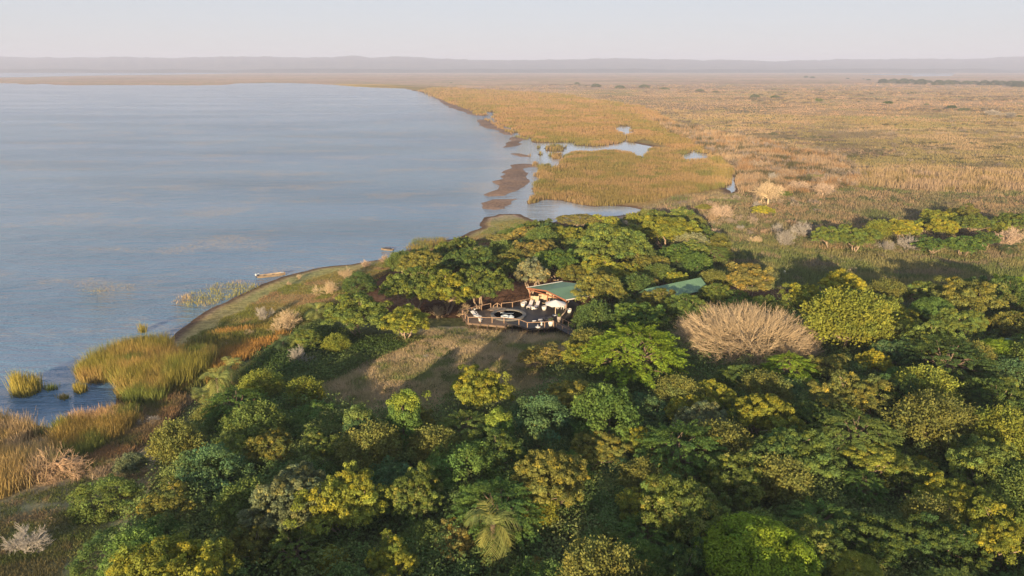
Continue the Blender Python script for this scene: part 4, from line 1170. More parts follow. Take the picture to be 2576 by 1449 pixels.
# ---- trees far out on the plain
FAR = []
_rf = random.Random(9)
for i in range(17):
    FL_ = ['leftmost', 'second', 'third', 'fourth', 'fifth', 'sixth', 'seventh', 'eighth', 'ninth', 'tenth', 'eleventh', 'twelfth', 'thirteenth', 'fourteenth', 'fifteenth', 'sixteenth', 'seventeenth'][i]
    FAR.append((2222 + i * 23 + _rf.uniform(-5, 5), 203.5 + i * 0.45 + _rf.uniform(-1.2, 1.2), _rf.uniform(22, 32), (0.13, 0.15, 0.085), 'mound', FL_ + (' dark tree' if i == 0 else ' dark tree from the left') + ' in the far hedge line', 0.6))
FARL = [(2235, 258, 24, 'dark', 'dome', 'lone round dark tree on the far plain'), (2028, 193, 11, 'dark', 'mound', 'tiny far tree group left of the far pan'), (2044, 194, 12, 'dark', 'mound', 'tiny low far bush right of the tiny tree group'),
        (2132, 197, 9, 'dark', 'mound', 'tiny bush between the tree group and the hedge line'), (2185, 200, 11, 'dark', 'mound', 'bush just before the far hedge line'), (2172, 198, 7, 'dark', 'mound', 'smallest bush before the far hedge line'),
        (1975, 233, 7, 'dark', 'mound', 'small round bush in the middle of the far plain'), (2060, 251, 24, 'mid', 'deadtree', 'half-bare tree on the far plain left of the lone round tree'),
        (2160, 255, 7, 'dark', 'mound', 'small dark bush left of the lone round tree'), (1135, 208, 7, 'dark', 'mound', 'single tiny bush beyond the reed marsh'),
        (2395, 268, 22, 'dark', 'mound', 'long dark bush on the right far plain'), (2425, 275, 27, 'grey', 'mound', 'grey bushes right of the long dark one'), (2330, 262, 13, 'grey', 'mound', 'grey bush between the lone tree and the long dark one'),
        (2565, 292, 14, 'dark', 'mound', 'dark bush at the right edge of the far plain'), (1560, 218, 27, 'grey', 'mound', 'wide grey thicket beyond the marsh, left one'), (1620, 216, 29, 'grey', 'mound', 'wide grey thicket beyond the marsh, middle one'),
        (1500, 214, 25, 'grey', 'mound', 'low grey thicket left of the wide ones beyond the marsh'), (1672, 222, 24, 'grey', 'mound', 'grey thicket at the right end beyond the marsh'), (1760, 227, 22, 'grey', 'mound', 'grey thicket on the far plain, halfway to the right'),
        (1800, 230, 16, 'dark', 'mound', 'darker thicket right of the halfway one'), (1452, 209, 14, 'grey', 'mound', 'tiny thicket farthest left beyond the marsh'), (1900, 241, 24, 'grey', 'mound', 'flat grey thicket in the middle of the far plain'),
        (1950, 243, 22, 'dark', 'mound', 'flat dark thicket right of the flat grey one'), (2500, 281, 44, 'ash', 'dead', 'bare grey thicket on the right far plain'), (2545, 286, 40, 'ash', 'dead', 'bare grey thicket near the right edge of the far plain')]
for (px, py, w, hue, kd, lab, hs) in FAR: T(px, py, w, kd, hue, lab, 'trees of the far hedge line', hs, _rf.randrange(3))
for (px, py, w, hue, kd, lab) in FARL: T(px, py, w, kd, hue, lab, 'bushes scattered over the far plain', 0.42 if kd == 'mound' else .62, _rf.randrange(3))

# ---- the rest of the canopy: fillers between the trees above, each named from its neighbour
def fillers():
    rnd = random.Random(31)
    zone = [(330, 1300), (470, 1080), (600, 1000), (820, 1035), (1100, 1060), (1330, 1030), (1450, 965), (1480, 880), (1440, 800), (1480, 700), (1560, 640),
            (1700, 690), (1850, 720), (2050, 745), (2250, 735), (2700, 740), (2950, 1000), (3100, 1900), (100, 1900), (200, 1450)]
    Z = np.array(zone, float); zx, zy = at(Z[:, 0], Z[:, 1], 4.5); ZW = np.stack([zx, zy], 1)
    heroes = [(x, y, r, s) for x, y, r, s, o in TREES if s.startswith('the ')]
    placed = [(x, y, r) for x, y, r, s, o in TREES]
    used = {}; n = 0
    looks = [('dome', 'mid', 'mid green leafy tree'), ('dome', 'dark', 'dark green leafy tree'), ('spray', 'mid', 'loose green tree'), ('feather', 'mid', 'feathery green tree'),
             ('mound', 'blue', 'bluish creeper mound'), ('mound', 'dark', 'dark creeper mound'), ('dome', 'olive', 'olive leafy tree'), ('spray', 'olive', 'loose olive tree'),
             ('paletip', 'mid', 'silver-tipped green tree'), ('dome', 'yg', 'yellow-green leafy tree'), ('feather', 'green', 'fresh green feathery tree'), ('mound', 'green', 'fresh green creeper mound')]
    cand = [(rnd.uniform(ZW[:, 0].min(), ZW[:, 0].max()), rnd.uniform(28, 240)) for _ in range(14000)]
    cx = np.array([c[0] for c in cand]); cy = np.array([c[1] for c in cand])
    ok = inpoly(cx, cy, ZW) & (shore(cx, cy) > 12)
    Z2 = np.array([(990, 650), (1100, 615), (1240, 590), (1330, 565), (1480, 552), (1640, 545), (1790, 570), (1830, 640), (1800, 700), (1660, 700), (1450, 700), (1330, 700), (1240, 690), (1000, 715)], float)
    a2, b2 = at(Z2[:, 0], Z2[:, 1], 4.0)
    ok |= inpoly(cx, cy, np.stack([a2, b2], 1))
    for (x, y), k in zip(cand, ok):
        if not k or n >= 300: continue
        w = rnd.uniform(3.4, 7.6)
        if any((x - a) ** 2 + (y - b) ** 2 < (0.46 * (w / 2 + r) + 0.7) ** 2 for a, b, r in placed): continue
        if abs(x - DECKC[0]) < 12 and abs(y - DECKC[1]) < 9: continue
        qx, qy = [float(v[0]) for v in proj(np.array([x]), np.array([y]), np.array([8.0]))]
        if (1670 < qx < 2090 and 740 < qy < 890) or (1130 < qx < 1450 and 690 < qy < 850) or (770 < qx < 1390 and 800 < qy < 985) or (1630 < qx < 1810 and 672 < qy < 765) or (1300 < qx < 1470 and 740 < qy < 800): continue
        kd, hue, look = looks[rnd.randrange(len(looks))]
        hx, hy, hr, hn = min(heroes, key=lambda h: (h[0] - x) ** 2 + (h[1] - y) ** 2)
        dx, dy = x - hx, y - hy
        a = math.degrees(math.atan2(dy, dx)) % 360
        rel = ['right of', 'behind and right of', 'behind', 'behind and left of', 'left of', 'in front and left of', 'in front of', 'in front and right of'][int(((a + 22.5) % 360) // 45)]
        key = (look, rel, hn); used[key] = used.get(key, 0) + 1
        lab = f"{look} {rel} {hn}"
        if used[key] == 2: lab = f"{look} farther {rel} {hn}"
        if used[key] > 2: lab = f"{look} farthest {rel} {hn}"
        lab = lab.replace(' and ', '-')
        hs = rnd.uniform(0.8, 1.2) * (1.15 if w < 5 else 1) * (0.9 if kd in ('mound',) else 1)
        plant_tree(kd, x, y, w, hue, lab, 'canopy trees filling the forest', None, hs)
        placed.append((x, y, w / 2)); n += 1
DECKC = [float(k) for k in at(1300, 790, 3.2)]
fillers()
# tall trees just outside the frame, nearer than the photograph shows, whose shade falls on the canopy and the meadow
_ro = random.Random(77)
for i in range(18):
    x = -24 + i * 4.6 + _ro.uniform(-1.5, 1.5); y = _ro.uniform(14, 40)
    if x < -22 and y > 30: continue
    plant_tree('dome', x, y, _ro.uniform(6.5, 9), _ro.choice(['mid', 'yg', 'dark', 'olive']), 'forest tree just below the frame, number %s from the left' % ('one two three four five six seven eight nine ten eleven twelve thirteen fourteen fifteen sixteen seventeen eighteen nineteen twenty'.split() * 3)[i] if False else 'forest tree just below the frame', 'forest trees below the frame', None, _ro.uniform(1.05, 1.35))

# ------------------------------------------------------------------ pool deck, pavilion, furniture, boats
DZ = 3.2
def D1(x, y): return 1153.8 + .09722 * x, 697.7 + .09722 * y
def D2(x, y): return 1314.8 + .06481 * x, 697.7 + .06481 * y
def D3(x, y): return 1301.4 + .05729 * x, 771.5 + .05729 * y
def wp(p, z=DZ):
    x, y = at(p[0], p[1], z); return float(x), float(y)

def plank_mat(name, c1, c2, ang, rough=0.75, w=0.14):
    m, nt, N, L = newmat(name)
    o = N('ShaderNodeOutputMaterial'); p = N('ShaderNodeBsdfPrincipled')
    tc = N('ShaderNodeTexCoord'); mp = N('ShaderNodeMapping'); L(tc.outputs['Object'], mp.inputs[0]); mp.inputs['Rotation'].default_value = (0, 0, ang)
    br = N('ShaderNodeTexBrick'); L(mp.outputs[0], br.inputs['Vector'])
    br.inputs['Color1'].default_value = (*c1, 1); br.inputs['Color2'].default_value = (*c2, 1)
    br.inputs['Mortar'].default_value = (*(k * 0.35 for k in c1), 1); br.inputs['Scale'].default_value = 1.0
    br.inputs['Mortar Size'].default_value = 0.012; br.inputs['Brick Width'].default_value = 3.6; br.inputs['Row Height'].default_value = w
    c = mix_rgb(nt, br.outputs['Color'], (0.6, 0.6, 0.6), ramp(nt, noise(nt, 0.9, 5, 0.65), 0.4, 0.65, 0, 0.8), 'MULTIPLY')
    L(c, p.inputs['Base Color']); p.inputs['Roughness'].default_value = rough
    L(bumpn(nt, br.outputs['Fac'], -0.5, 0.01), p.inputs['Normal']); L(p.outputs[0], o.inputs[0])
    return m
M_DECKL = plank_mat('brown_decking', (0.15, 0.10, 0.065), (0.20, 0.135, 0.09), 0.35)
M_DECKD = plank_mat('dark_decking', (0.024, 0.021, 0.022), (0.036, 0.030, 0.030), 0.35, 0.6)  # right floor and walkway, much darker than the left floor
M_RAIL = paint('rail_timber', (0.34, 0.22, 0.14), 0.75, 0.3, 4)
M_BEAM = paint('red_brown_timber', (0.26, 0.105, 0.055), 0.7, 0.3, 5)
M_POSTD = paint('dark_post_timber', (0.06, 0.04, 0.03), 0.85, 0.3, 5)
M_WHITE = paint('white_paint', (0.62, 0.60, 0.57), 0.5, 0.1, 6)
M_CANVAS = paint('white_canvas', (0.68, 0.65, 0.60), 0.9, 0.08, 4)
M_CREAM = paint('cream_slats', (0.58, 0.47, 0.31), 0.8, 0.2, 8)
M_GREYF = paint('grey_fabric', (0.46, 0.41, 0.40), 0.9, 0.12, 5)
M_DARKF = paint('dark_fabric', (0.035, 0.035, 0.045), 0.85, 0.2, 5)
M_STONE = paint('grey_coping', (0.14, 0.135, 0.125), 0.8, 0.3, 4, bump=0.01)
M_CONC = paint('pinkish_concrete', (0.32, 0.27, 0.23), 0.9, 0.3, 2.5, bump=0.01)
M_TEAL = paint('pool_lining', (0.03, 0.06, 0.055), 0.5, 0.3, 1.5)
M_FLOAT = paint('inflatable_vinyl', (0.55, 0.60, 0.62), 0.3, 0.1, 4)
def sheet_mat():
    m, nt, N, L = newmat('green_roof_sheet')
    o = N('ShaderNodeOutputMaterial'); p = N('ShaderNodeBsdfPrincipled')
    c = mix_rgb(nt, (0.085, 0.165, 0.088), (0.115, 0.21, 0.115), ramp(nt, noise(nt, 0.6, 4, 0.6), 0.35, 0.65))
    L(c, p.inputs['Base Color']); p.inputs['Roughness'].default_value = 0.42; p.inputs['Specular IOR Level'].default_value = 0.6
    L(p.outputs[0], o.inputs[0]); return m
M_ROOF = sheet_mat()

deck = link('pool_deck', None, None, (*DECKC, DZ)); deck.empty_display_size = 1
tag(deck, 'raised timber pool deck with pale railings, brown floor left and darker floor right', 'deck')
def lc(p, z=DZ):
    x, y = wp(p, DZ); return (x - DECKC[0], y - DECKC[1], z - DZ)
A_, B_, C_, E_, F_, G_, H_, I_ = (1161, 792.5), (1176, 812), (1270.5, 820), (1305.5, 817.5), (1327, 826), (1371, 824.5), (1394, 821.3), (1410, 811.5)
J_, K_, L_, M_, N_, O_, P_, Q_ = (1440, 787), (1456, 765), (1412, 744), (1367, 757), (1311, 768), (1289, 773), (1260.7, 775.5), (1233.5, 776)
S1, S2 = (1277, 813.5), (1248, 776)
left = [lc(p)[:2] for p in (A_, B_, C_, S1, S2, Q_)]
right = [lc(p)[:2] for p in (S1, E_, F_, G_, H_, I_, J_, K_, L_, M_, N_, O_, P_, S2)]
MB().prism(left, -0.06, 0.0).build('brown_floor', M_DECKL, deck)
MB().prism(right, -0.06, -0.004).build('dark_floor', M_DECKD, deck)
def ring_edge(pts, mat, name, h=0.26):
    mb = MB()
    for a, b in zip(pts[:-1], pts[1:]): mb.beam((a[0], a[1], -0.19), (b[0], b[1], -0.19), 0.05, h)
    mb.build(name, mat, deck)
ring_edge([left[5], left[0], left[1], left[2], left[3]], M_DECKL, 'edge_board')
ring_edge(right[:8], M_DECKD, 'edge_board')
ring_edge([right[7], right[8], right[9], right[10], right[11], right[12], left[5]], M_BEAM, 'edge_board')
def inset(p, k=0.985): return (p[0] * k, p[1] * k)
def lerp2(a, b, t): return (a[0] + (b[0] - a[0]) * t, a[1] + (b[1] - a[1]) * t)
def handrail(path, step=2.0, h=0.95):
    for a, b in zip(path[:-1], path[1:]):
        ln = math.hypot(b[0] - a[0], b[1] - a[1]); n = max(1, round(ln / step))
        MB().beam((a[0], a[1], h), (b[0], b[1], h), 0.17, 0.07).build('handrail', M_RAIL, deck)
        for k in range(n):
            q = lerp2(a, b, k / n); MB().box((q[0], q[1], h / 2 - 0.03), (0.11, 0.11, h - 0.04), rz=math.atan2(b[1] - a[1], b[0] - a[0])).build('railing_post', M_RAIL, deck)
    q = path[-1]; MB().box((q[0], q[1], h / 2 - 0.03), (0.11, 0.11, h - 0.04)).build('railing_post', M_RAIL, deck)
ip = lambda p: inset(lc(p)[:2])
mid_ = D1(1170, 1190)
handrail([ip(Q_), ip(A_), ip(B_), ip(mid_), ip(E_), ip(F_), ip(G_), ip(H_)], 2.1)
handrail([ip(P_), ip(O_), ip(N_), ip(M_), inset(lc((1405, 747))[:2])], 2.1)
# stair railing going down behind the pool
a = ip(Q_); b = ip(P_)
MB().beam((*lerp2(a, b, .25), 0.55), (*lerp2(a, b, .62), 1.0), 0.12, 0.07).build('stair_rail', M_RAIL, deck)
MB().beam((*lerp2(a, b, .62), 1.0), (*lerp2(a, b, .98), 0.55), 0.12, 0.07).build('stair_rail', M_RAIL, deck)
MB().box((*lerp2(a, b, .62), 0.5), (0.13, 0.13, 1.0)).build('railing_post', M_RAIL, deck)
MB().box((*lerp2(a, b, .25), 0.26), (0.11, 0.11, 0.54)).build('railing_post', M_RAIL, deck)
# supports
for p0, p1, n in ((A_, B_, 2), (B_, C_, 4), (C_, E_, 2), (E_, F_, 2), (F_, G_, 3), (G_, H_, 2)):
    for k in range(n):
        q = inset(lerp2(lc(p0)[:2], lc(p1)[:2], k / n), 0.97)
        MB().box((q[0], q[1], -0.95), (0.16, 0.16, 1.5)).build('support_post', M_POSTD, deck)
# pool set in the deck
pc = wp(D1(1285, 985))
pool = link('plunge_pool', None, None, (*pc, DZ)); tag(pool, 'round plunge pool with grey stone rim and dark green water set in the deck', 'pool')
MB().lathe([(2.42, -0.9), (2.92, -0.9), (2.92, 0.0)], n=56).build('wall', M_CONC, pool, True)
MB().lathe([(2.40, 0.0), (2.98, 0.0), (3.0, 0.22), (2.94, 0.26), (2.45, 0.26), (2.40, 0.22), (2.40, 0.0)], n=64).build('coping', M_STONE, pool)
MB().lathe([(0.0, -0.85), (2.42, -0.85), (2.42, 0.02)], n=48).build('lining', M_TEAL, pool)
def pool_water():
    m, nt, N, L = newmat('pool_water'); o = N('ShaderNodeOutputMaterial'); p = N('ShaderNodeBsdfPrincipled')
    p.inputs['Base Color'].default_value = (0.016, 0.035, 0.03, 1); p.inputs['Roughness'].default_value = 0.04
    L(bumpn(nt, noise(nt, 3, 2), 0.25, 0.03), p.inputs['Normal']); L(p.outputs[0], o.inputs[0]); return m
MB().lathe([(0.0, 0.06), (2.40, 0.06)], n=48).build('water', pool_water(), pool)
# inflatable and foam bar on the water
fx, fy = wp(D1(1200, 1020), DZ + .1)
fl = link('pool_float', None, None, (fx, fy, DZ + 0.07)); tag(fl, 'pale inflatable lounger floating at the near side of the round pool', 'pool float')
def torus(R_, r_, n=24, m=8, sx=1, sy=1, c=(0, 0, 0)):
    mb = MB(); V = []; F = []
    for i in range(n):
        a = 2 * math.pi * i / n
        for j in range(m):
            b = 2 * math.pi * j / m; q = R_ + r_ * math.cos(b)
            V.append((c[0] + q * math.cos(a) * sx, c[1] + q * math.sin(a) * sy, c[2] + r_ * math.sin(b)))
            F.append((i * m + j, ((i + 1) % n) * m + j, ((i + 1) % n) * m + (j + 1) % m, i * m + (j + 1) % m))
    return mb.add(V, F)
torus(0.52, 0.15, sx=1.1, c=(0, 0, 0.08)).build('ring', M_FLOAT, fl, True)
torus(0.22, 0.13, c=(0.95, 0.25, 0.08)).build('headrest', M_FLOAT, fl, True)
mb = MB()
for k in range(4): mb.tube([(0.55 + k * 0.02, -0.5 + k * 0.2, 0.06), (1.5, -0.65 + k * 0.22, 0.06)], 0.09, 8)
mb.build('footrest', M_FLOAT, fl, True)
nx, ny = wp(D1(1245, 940), DZ + .1)
tag(MB().tube([(-1.05, 0, 0), (-1.05, 0.12, 0.15), (0, 0.05, 0.02), (1.1, 0.1, 0.02), (1.15, 0.1, 0.1)], 0.05, 8).build('foam_bar', M_FLOAT), 'thin pale foam bar floating in the middle of the pool', 'pool toy').location = (nx, ny, DZ + .1)
# slatted step platform beside the pool
sx0, sy0 = wp(D1(1020, 850))
st = link('step_platform', None, None, (sx0, sy0, DZ)); st.rotation_euler = (0, 0, -0.45); tag(st, 'weathered slatted step platform between the pool rim and the stair gap', 'step')
for k in range(7): MB().box((-1.3 + k * 0.43, 0, 0.20), (0.36, 2.3, 0.05)).build('slat', paint('weathered_slat', (0.34, 0.27, 0.2) if k % 2 else (0.24, 0.18, 0.13), 0.85, 0.25, 4) if k < 2 else bpy.data.materials['weathered_slat' if k % 2 == 0 else 'weathered_slat.001'], st)
MB().box((0, 0.8, 0.085), (2.9, 0.1, 0.17)).box((0, -0.8, 0.085), (2.9, 0.1, 0.17)).build('bearer', M_POSTD, st)

# walkway at the right end
wa, wb = lc(H_), lc(I_)
ux, uy = wp((1470, 857), 3.0); vx, vy = wp((1484, 845), 3.0)
wk = link('boardwalk', None, None, (*DECKC, DZ)); tag(wk, 'narrow dark walkway leading down from the right front corner of the deck', 'walkway')
u = (ux - DECKC[0], uy - DECKC[1], -0.45); v = (vx - DECKC[0], vy - DECKC[1], -0.45)
w0 = (wa[0] + 0.1, wa[1] - 0.05, -0.01); w1 = (wb[0] + 0.1, wb[1] - 0.05, -0.01)
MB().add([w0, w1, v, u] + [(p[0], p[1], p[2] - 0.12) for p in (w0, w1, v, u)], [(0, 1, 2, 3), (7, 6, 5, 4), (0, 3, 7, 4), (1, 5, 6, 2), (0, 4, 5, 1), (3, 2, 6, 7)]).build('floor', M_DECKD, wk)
for p0, p1 in ((w0, u), (w1, v)):
    MB().beam((p0[0], p0[1], p0[2] + 0.8), (p1[0], p1[1], p1[2] + 0.8), 0.05, 0.05).build('handrail', M_POSTD, wk)
    for k in range(5):
        q = [p0[i] + (p1[i] - p0[i]) * (k + .3) / 5 for i in range(3)]
        MB().box((q[0], q[1], q[2] - 0.15), (0.08, 0.08, 1.9)).build('post', M_POSTD, wk)
# curved log rail at the corner
lg = [lc(D3(1890, 640)), lc(D3(2080, 480)), lc(D3(2150, 330)), lc(D3(2200, 200))]
lgp = [(p[0], p[1], z) for p, z in zip(lg, (0.75, 0.95, 1.15, 2.0))]
tg = tag(MB().tube(lgp, [0.11, 0.10, 0.09, 0.07], 8).build('log_rail', M_PALEBARK, None, True), 'bent pale log railing beside the front corner post of the pavilion', 'log'); tg.location = deck.location

# ---- pavilion
EZ = DZ + 2.35
ra = np.array(wp(D2(165, 400), EZ)); rb = np.array(wp(D2(1540, 165), EZ)); rd = np.array(wp(D2(1690, 885), EZ)); rc = rb + rd - ra
# reads as a rectangle: square the far corner
pv = link('pavilion', None, None, (ra[0], ra[1], DZ)); tag(pv, 'open pavilion with low green metal roof and white gutters, right end of the deck', 'pavilion')
la, lb, lcx, ld = [np.array((p[0] - ra[0], p[1] - ra[1])) for p in (ra, rb, rc, rd)]
rm1, rm2 = (la + ld) / 2, (lb + lcx) / 2
eh, rh = 2.35, 2.95
def roof_half(p0, p1, q1, q0, z0, z1):
    """sheet with standing ribs from eave p0-p1 up to ridge q0-q1"""
    mb = MB(); n = 26
    V = []; 
    for k in range(n + 1):
        t = k / n
        for rr_, dz in ((0, 0.0), (0.35, 0.03), (0.65, 0.03)):
            s_ = (k + rr_) / n
            if s_ > 1: continue
            a = p0 + (p1 - p0) * s_; b = q0 + (q1 - q0) * s_
            V.append((a[0], a[1], z0 + dz)); V.append((b[0], b[1], z1 + dz))
    m = len(V) // 2
    W_ = V + [(p[0], p[1], p[2] - 0.07) for p in V]
    F = [(2 * i, 2 * i + 2, 2 * i + 3, 2 * i + 1) for i in range(m - 1)]
    F += [(2 * m + 2 * i, 2 * m + 2 * i + 1, 2 * m + 2 * i + 3, 2 * m + 2 * i + 2) for i in range(m - 1)]
    F += [(0, 1, 2 * m + 1, 2 * m), (2 * m - 2, 4 * m - 2, 4 * m - 1, 2 * m - 1)]
    return mb.add(W_, F)
roof_half(la, lb, rm2, rm1, eh, rh).build('roof', M_ROOF, pv)
roof_half(ld, lcx, rm2, rm1, eh, rh).build('roof', M_ROOF, pv)
for p, q in ((la, lb), (ld, lcx)): MB().beam((*p, eh + 0.02), (*q, eh + 0.02), 0.17, 0.15).build('gutter', M_WHITE, pv)
for p, q in ((la, rm1), (ld, rm1), (lb, rm2), (lcx, rm2)):
    MB().beam((*p, eh - 0.08), (*q, rh - 0.10), 0.06, 0.24).build('fascia', M_BEAM, pv)
def inn(p, k=0.08):
    c = (la + lcx) / 2; return p + (c - p) * k
MB().beam((*inn(la), eh - 0.3), (*inn(ld), eh - 0.3), 0.1, 0.2).beam((*inn(lb), eh - 0.3), (*inn(lcx), eh - 0.3), 0.1, 0.2).build('tie_beam', M_BEAM, pv)
for k in range(7):
    p = inn(la) + (inn(ld) - inn(la)) * k / 6; q = inn(lb) + (inn(lcx) - inn(lb)) * k / 6
    zz = eh + (rh - eh) * (1 - abs(k - 3) / 3) - 0.14
    MB().beam((*p, zz), (*q, zz), 0.07, 0.13).build('rafter', M_BEAM, pv)
for p in (inn(la), (inn(la) + inn(ld)) / 2, inn(ld), inn(lb), (inn(lb) + inn(lcx)) / 2, inn(lcx)):
    MB().box((p[0], p[1], (eh - 0.2) / 2), (0.15, 0.15, eh - 0.2)).build('post', M_BEAM, pv)
for p, q in ((inn(la), inn(ld)), (inn(ld), inn(la)), (inn(ld), inn(lcx)), (inn(la), inn(lb))):
    d = (q - p) / np.linalg.norm(q - p)
    MB().beam((p[0] + d[0] * 0.05, p[1] + d[1] * 0.05, eh - 1.05), (p[0] + d[0] * 0.65, p[1] + d[1] * 0.65, eh - 0.38), 0.08, 0.09).build('brace', M_RAIL, pv)
# lanterns under the beam at the front corner
for k in range(3):
    p = inn(ld) + (inn(la) - inn(ld)) * (0.09 + k * 0.075)
    o = MB().lathe([(0.05, 0.16), (0.13, 0.10), (0.14, -0.10), (0.10, -0.14)], n=10).box((0, 0, 0.28), (0.02, 0.02, 0.26)).build('lantern', M_CREAM)
    o.location = (p[0] + ra[0], p[1] + ra[1], DZ + eh - 0.75)
    tag(o, ('lantern nearest the front corner post of the pavilion', 'middle lantern under the front beam of the pavilion', 'lantern farthest from the front corner post')[k], 'lantern', 'lanterns under the pavilion beam')

# ---- furniture
def thing(name, label, cat, p, rz=0, group=None, z=DZ):
    x, y = wp(p, z); o = link(name, None, None, (x, y, z)); o.rotation_euler = (0, 0, rz); o.empty_display_size = .3
    return tag(o, label, cat, group)
def copy_thing(src, label, p, rz=0, z=DZ, s=1.0, group=None):
    o = src.copy(); COL.objects.link(o); x, y = wp(p, z); o.location = (x, y, z); o.rotation_euler = (0, 0, rz); o.scale = (s, s, s)
    if label: o['label'] = label
    if group: o['group'] = group
    for c in src.children:
        d = c.copy(); COL.objects.link(d); d.parent = o
        for e in c.children:
            f = e.copy(); COL.objects.link(f); f.parent = d
    return o
def lounger(label, p, rz, fab, frame, group, back=0.75):
    """foot at the origin, head toward +Y"""
    o = thing('sun_lounger', label, 'sun lounger', p, rz, group)
    MB().box((-0.32, 0.65, 0.30), (0.05, 1.35, 0.06)).box((0.32, 0.65, 0.30), (0.05, 1.35, 0.06)).box((0, 0.02, 0.30), (0.64, 0.05, 0.06)).build('frame', frame, o)
    mb = MB(); mb.add([(-0.31, 0, .33), (0.31, 0, .33), (0.31, 1.25, .36), (-0.31, 1.25, .36), (-0.31, 0, .41), (0.31, 0, .41), (0.31, 1.25, .44), (-0.31, 1.25, .44)],
           [(3, 2, 1, 0), (4, 5, 6, 7), (0, 1, 5, 4), (1, 2, 6, 5), (2, 3, 7, 6), (3, 0, 4, 7)]).build('seat', fab, o)
    MB().add([(-0.31, 1.26, .36), (0.31, 1.26, .36), (0.31, 1.26 + .7, .36 + back * .7), (-0.31, 1.26 + .7, .36 + back * .7), (-0.31, 1.22, .45), (0.31, 1.22, .45), (0.31, 1.22 + .68, .45 + back * .7), (-0.31, 1.22 + .68, .45 + back * .7)],
           [(3, 2, 1, 0), (4, 5, 6, 7), (0, 1, 5, 4), (1, 2, 6, 5), (2, 3, 7, 6), (3, 0, 4, 7)]).build('backrest', fab, o)
    for x, y in ((-.28, .12), (.28, .12), (-.28, 1.2), (.28, 1.2)): MB().box((x, y, 0.14), (0.05, 0.05, 0.28)).build('leg', frame, o)
    return o
LG = 'sun loungers on the deck'
lounger('white lounger in the left corner of the deck, in front of the dark one', D1(560, 1070), 0.85, M_WHITE, M_WHITE, LG)
lounger('dark-covered lounger in the left corner of the deck behind the white one', D1(470, 985), 0.85, M_DARKF, M_DARKF, LG)
l1 = lounger('left lounger of the grey pair in the middle of the deck', D1(1800, 815), -0.35, M_GREYF, M_WHITE, LG)
l2 = copy_thing(l1, 'right lounger of the grey pair, with a rolled towel on its foot', D1(1975, 825), -0.35)
lounger('left dark low lounger with a white towel near the front railing', D3(700, 660), -1.25, M_DARKF, M_DARKF, LG, 0.15)
lounger('right dark low lounger by the front railing, pointing at the potted shrub', D3(1010, 650), -1.25, M_DARKF, M_DARKF, LG, 0.35)
def roll(name, label, p, rz, z, ln=0.5, r=0.12, flat=1.0):
    mb = MB(); mb.tube([(-ln / 2, 0, 0), (-ln / 2 + 0.02, 0, 0), (ln / 2 - 0.02, 0, 0), (ln / 2, 0, 0)], [r * .8, r, r, r * .8], 12)
    o = mb.build(name, M_WHITE, None, True); x, y = wp(p, z); o.location = (x, y, z); o.rotation_euler = (0, 0, rz); o.scale = (1, 1, flat)
    return tag(o, label, 'towel')
roll('towel', 'rolled white towel on the foot of the right grey lounger', D1(1955, 808), -0.2, DZ + 0.55)
roll('towel', 'white towel on the left dark lounger by the front railing', D3(740, 620), 0.3, DZ + 0.50, 0.6, 0.13, .7)
roll('towel', 'white towel on the right dark lounger by the front railing', D3(1010, 570), 0.3, DZ + 0.52, 0.7, 0.16, .7)
def cushion(label, p, rz, z):
    o = MB().lathe([(0.0, -0.07), (0.16, -0.06), (0.23, 0), (0.16, 0.06), (0.0, 0.07)], n=4).build('cushion', M_WHITE, None)
    x, y = wp(p, z); o.location = (x, y, z); o.rotation_euler = (0.5, 0.2, rz); return tag(o, label, 'cushion', 'white cushions in the left corner of the deck')
for l, p in (('white cushion at the head of the dark-covered lounger', (345, 900)), ('white cushion at the left edge of the dark-covered lounger', (385, 960)), ('white cushion on the right side of the dark-covered lounger', (455, 900)), ('white cushion at the foot of the dark-covered lounger', (490, 955))):
    cushion(l, D1(*p), 0.7, DZ + 0.52)
stool = thing('side_table', 'white round stool behind the dark-covered lounger in the left corner', 'side table', D1(415, 880), 0, 'white side tables on the deck')
MB().lathe([(0.0, 0.43), (0.27, 0.43), (0.28, 0.47), (0.27, 0.5), (0, 0.5)], n=20).build('top', M_WHITE, stool, True)
MB().lathe([(0.19, 0.0), (0.12, 0.1), (0.11, 0.3), (0.18, 0.43)], n=16).build('pedestal', M_WHITE, stool, True)
copy_thing(stool, 'white round side table between the two grey loungers', D1(1905, 828))
copy_thing(stool, 'white round side table at the foot of the right dark lounger', D3(1062, 800), s=1.15)
copy_thing(stool, 'white stool at the foot of the white lounger, left one', D1(540, 1130), s=.9)
copy_thing(stool, 'white stool at the foot of the white lounger, right one', D1(583, 1140), s=.9)
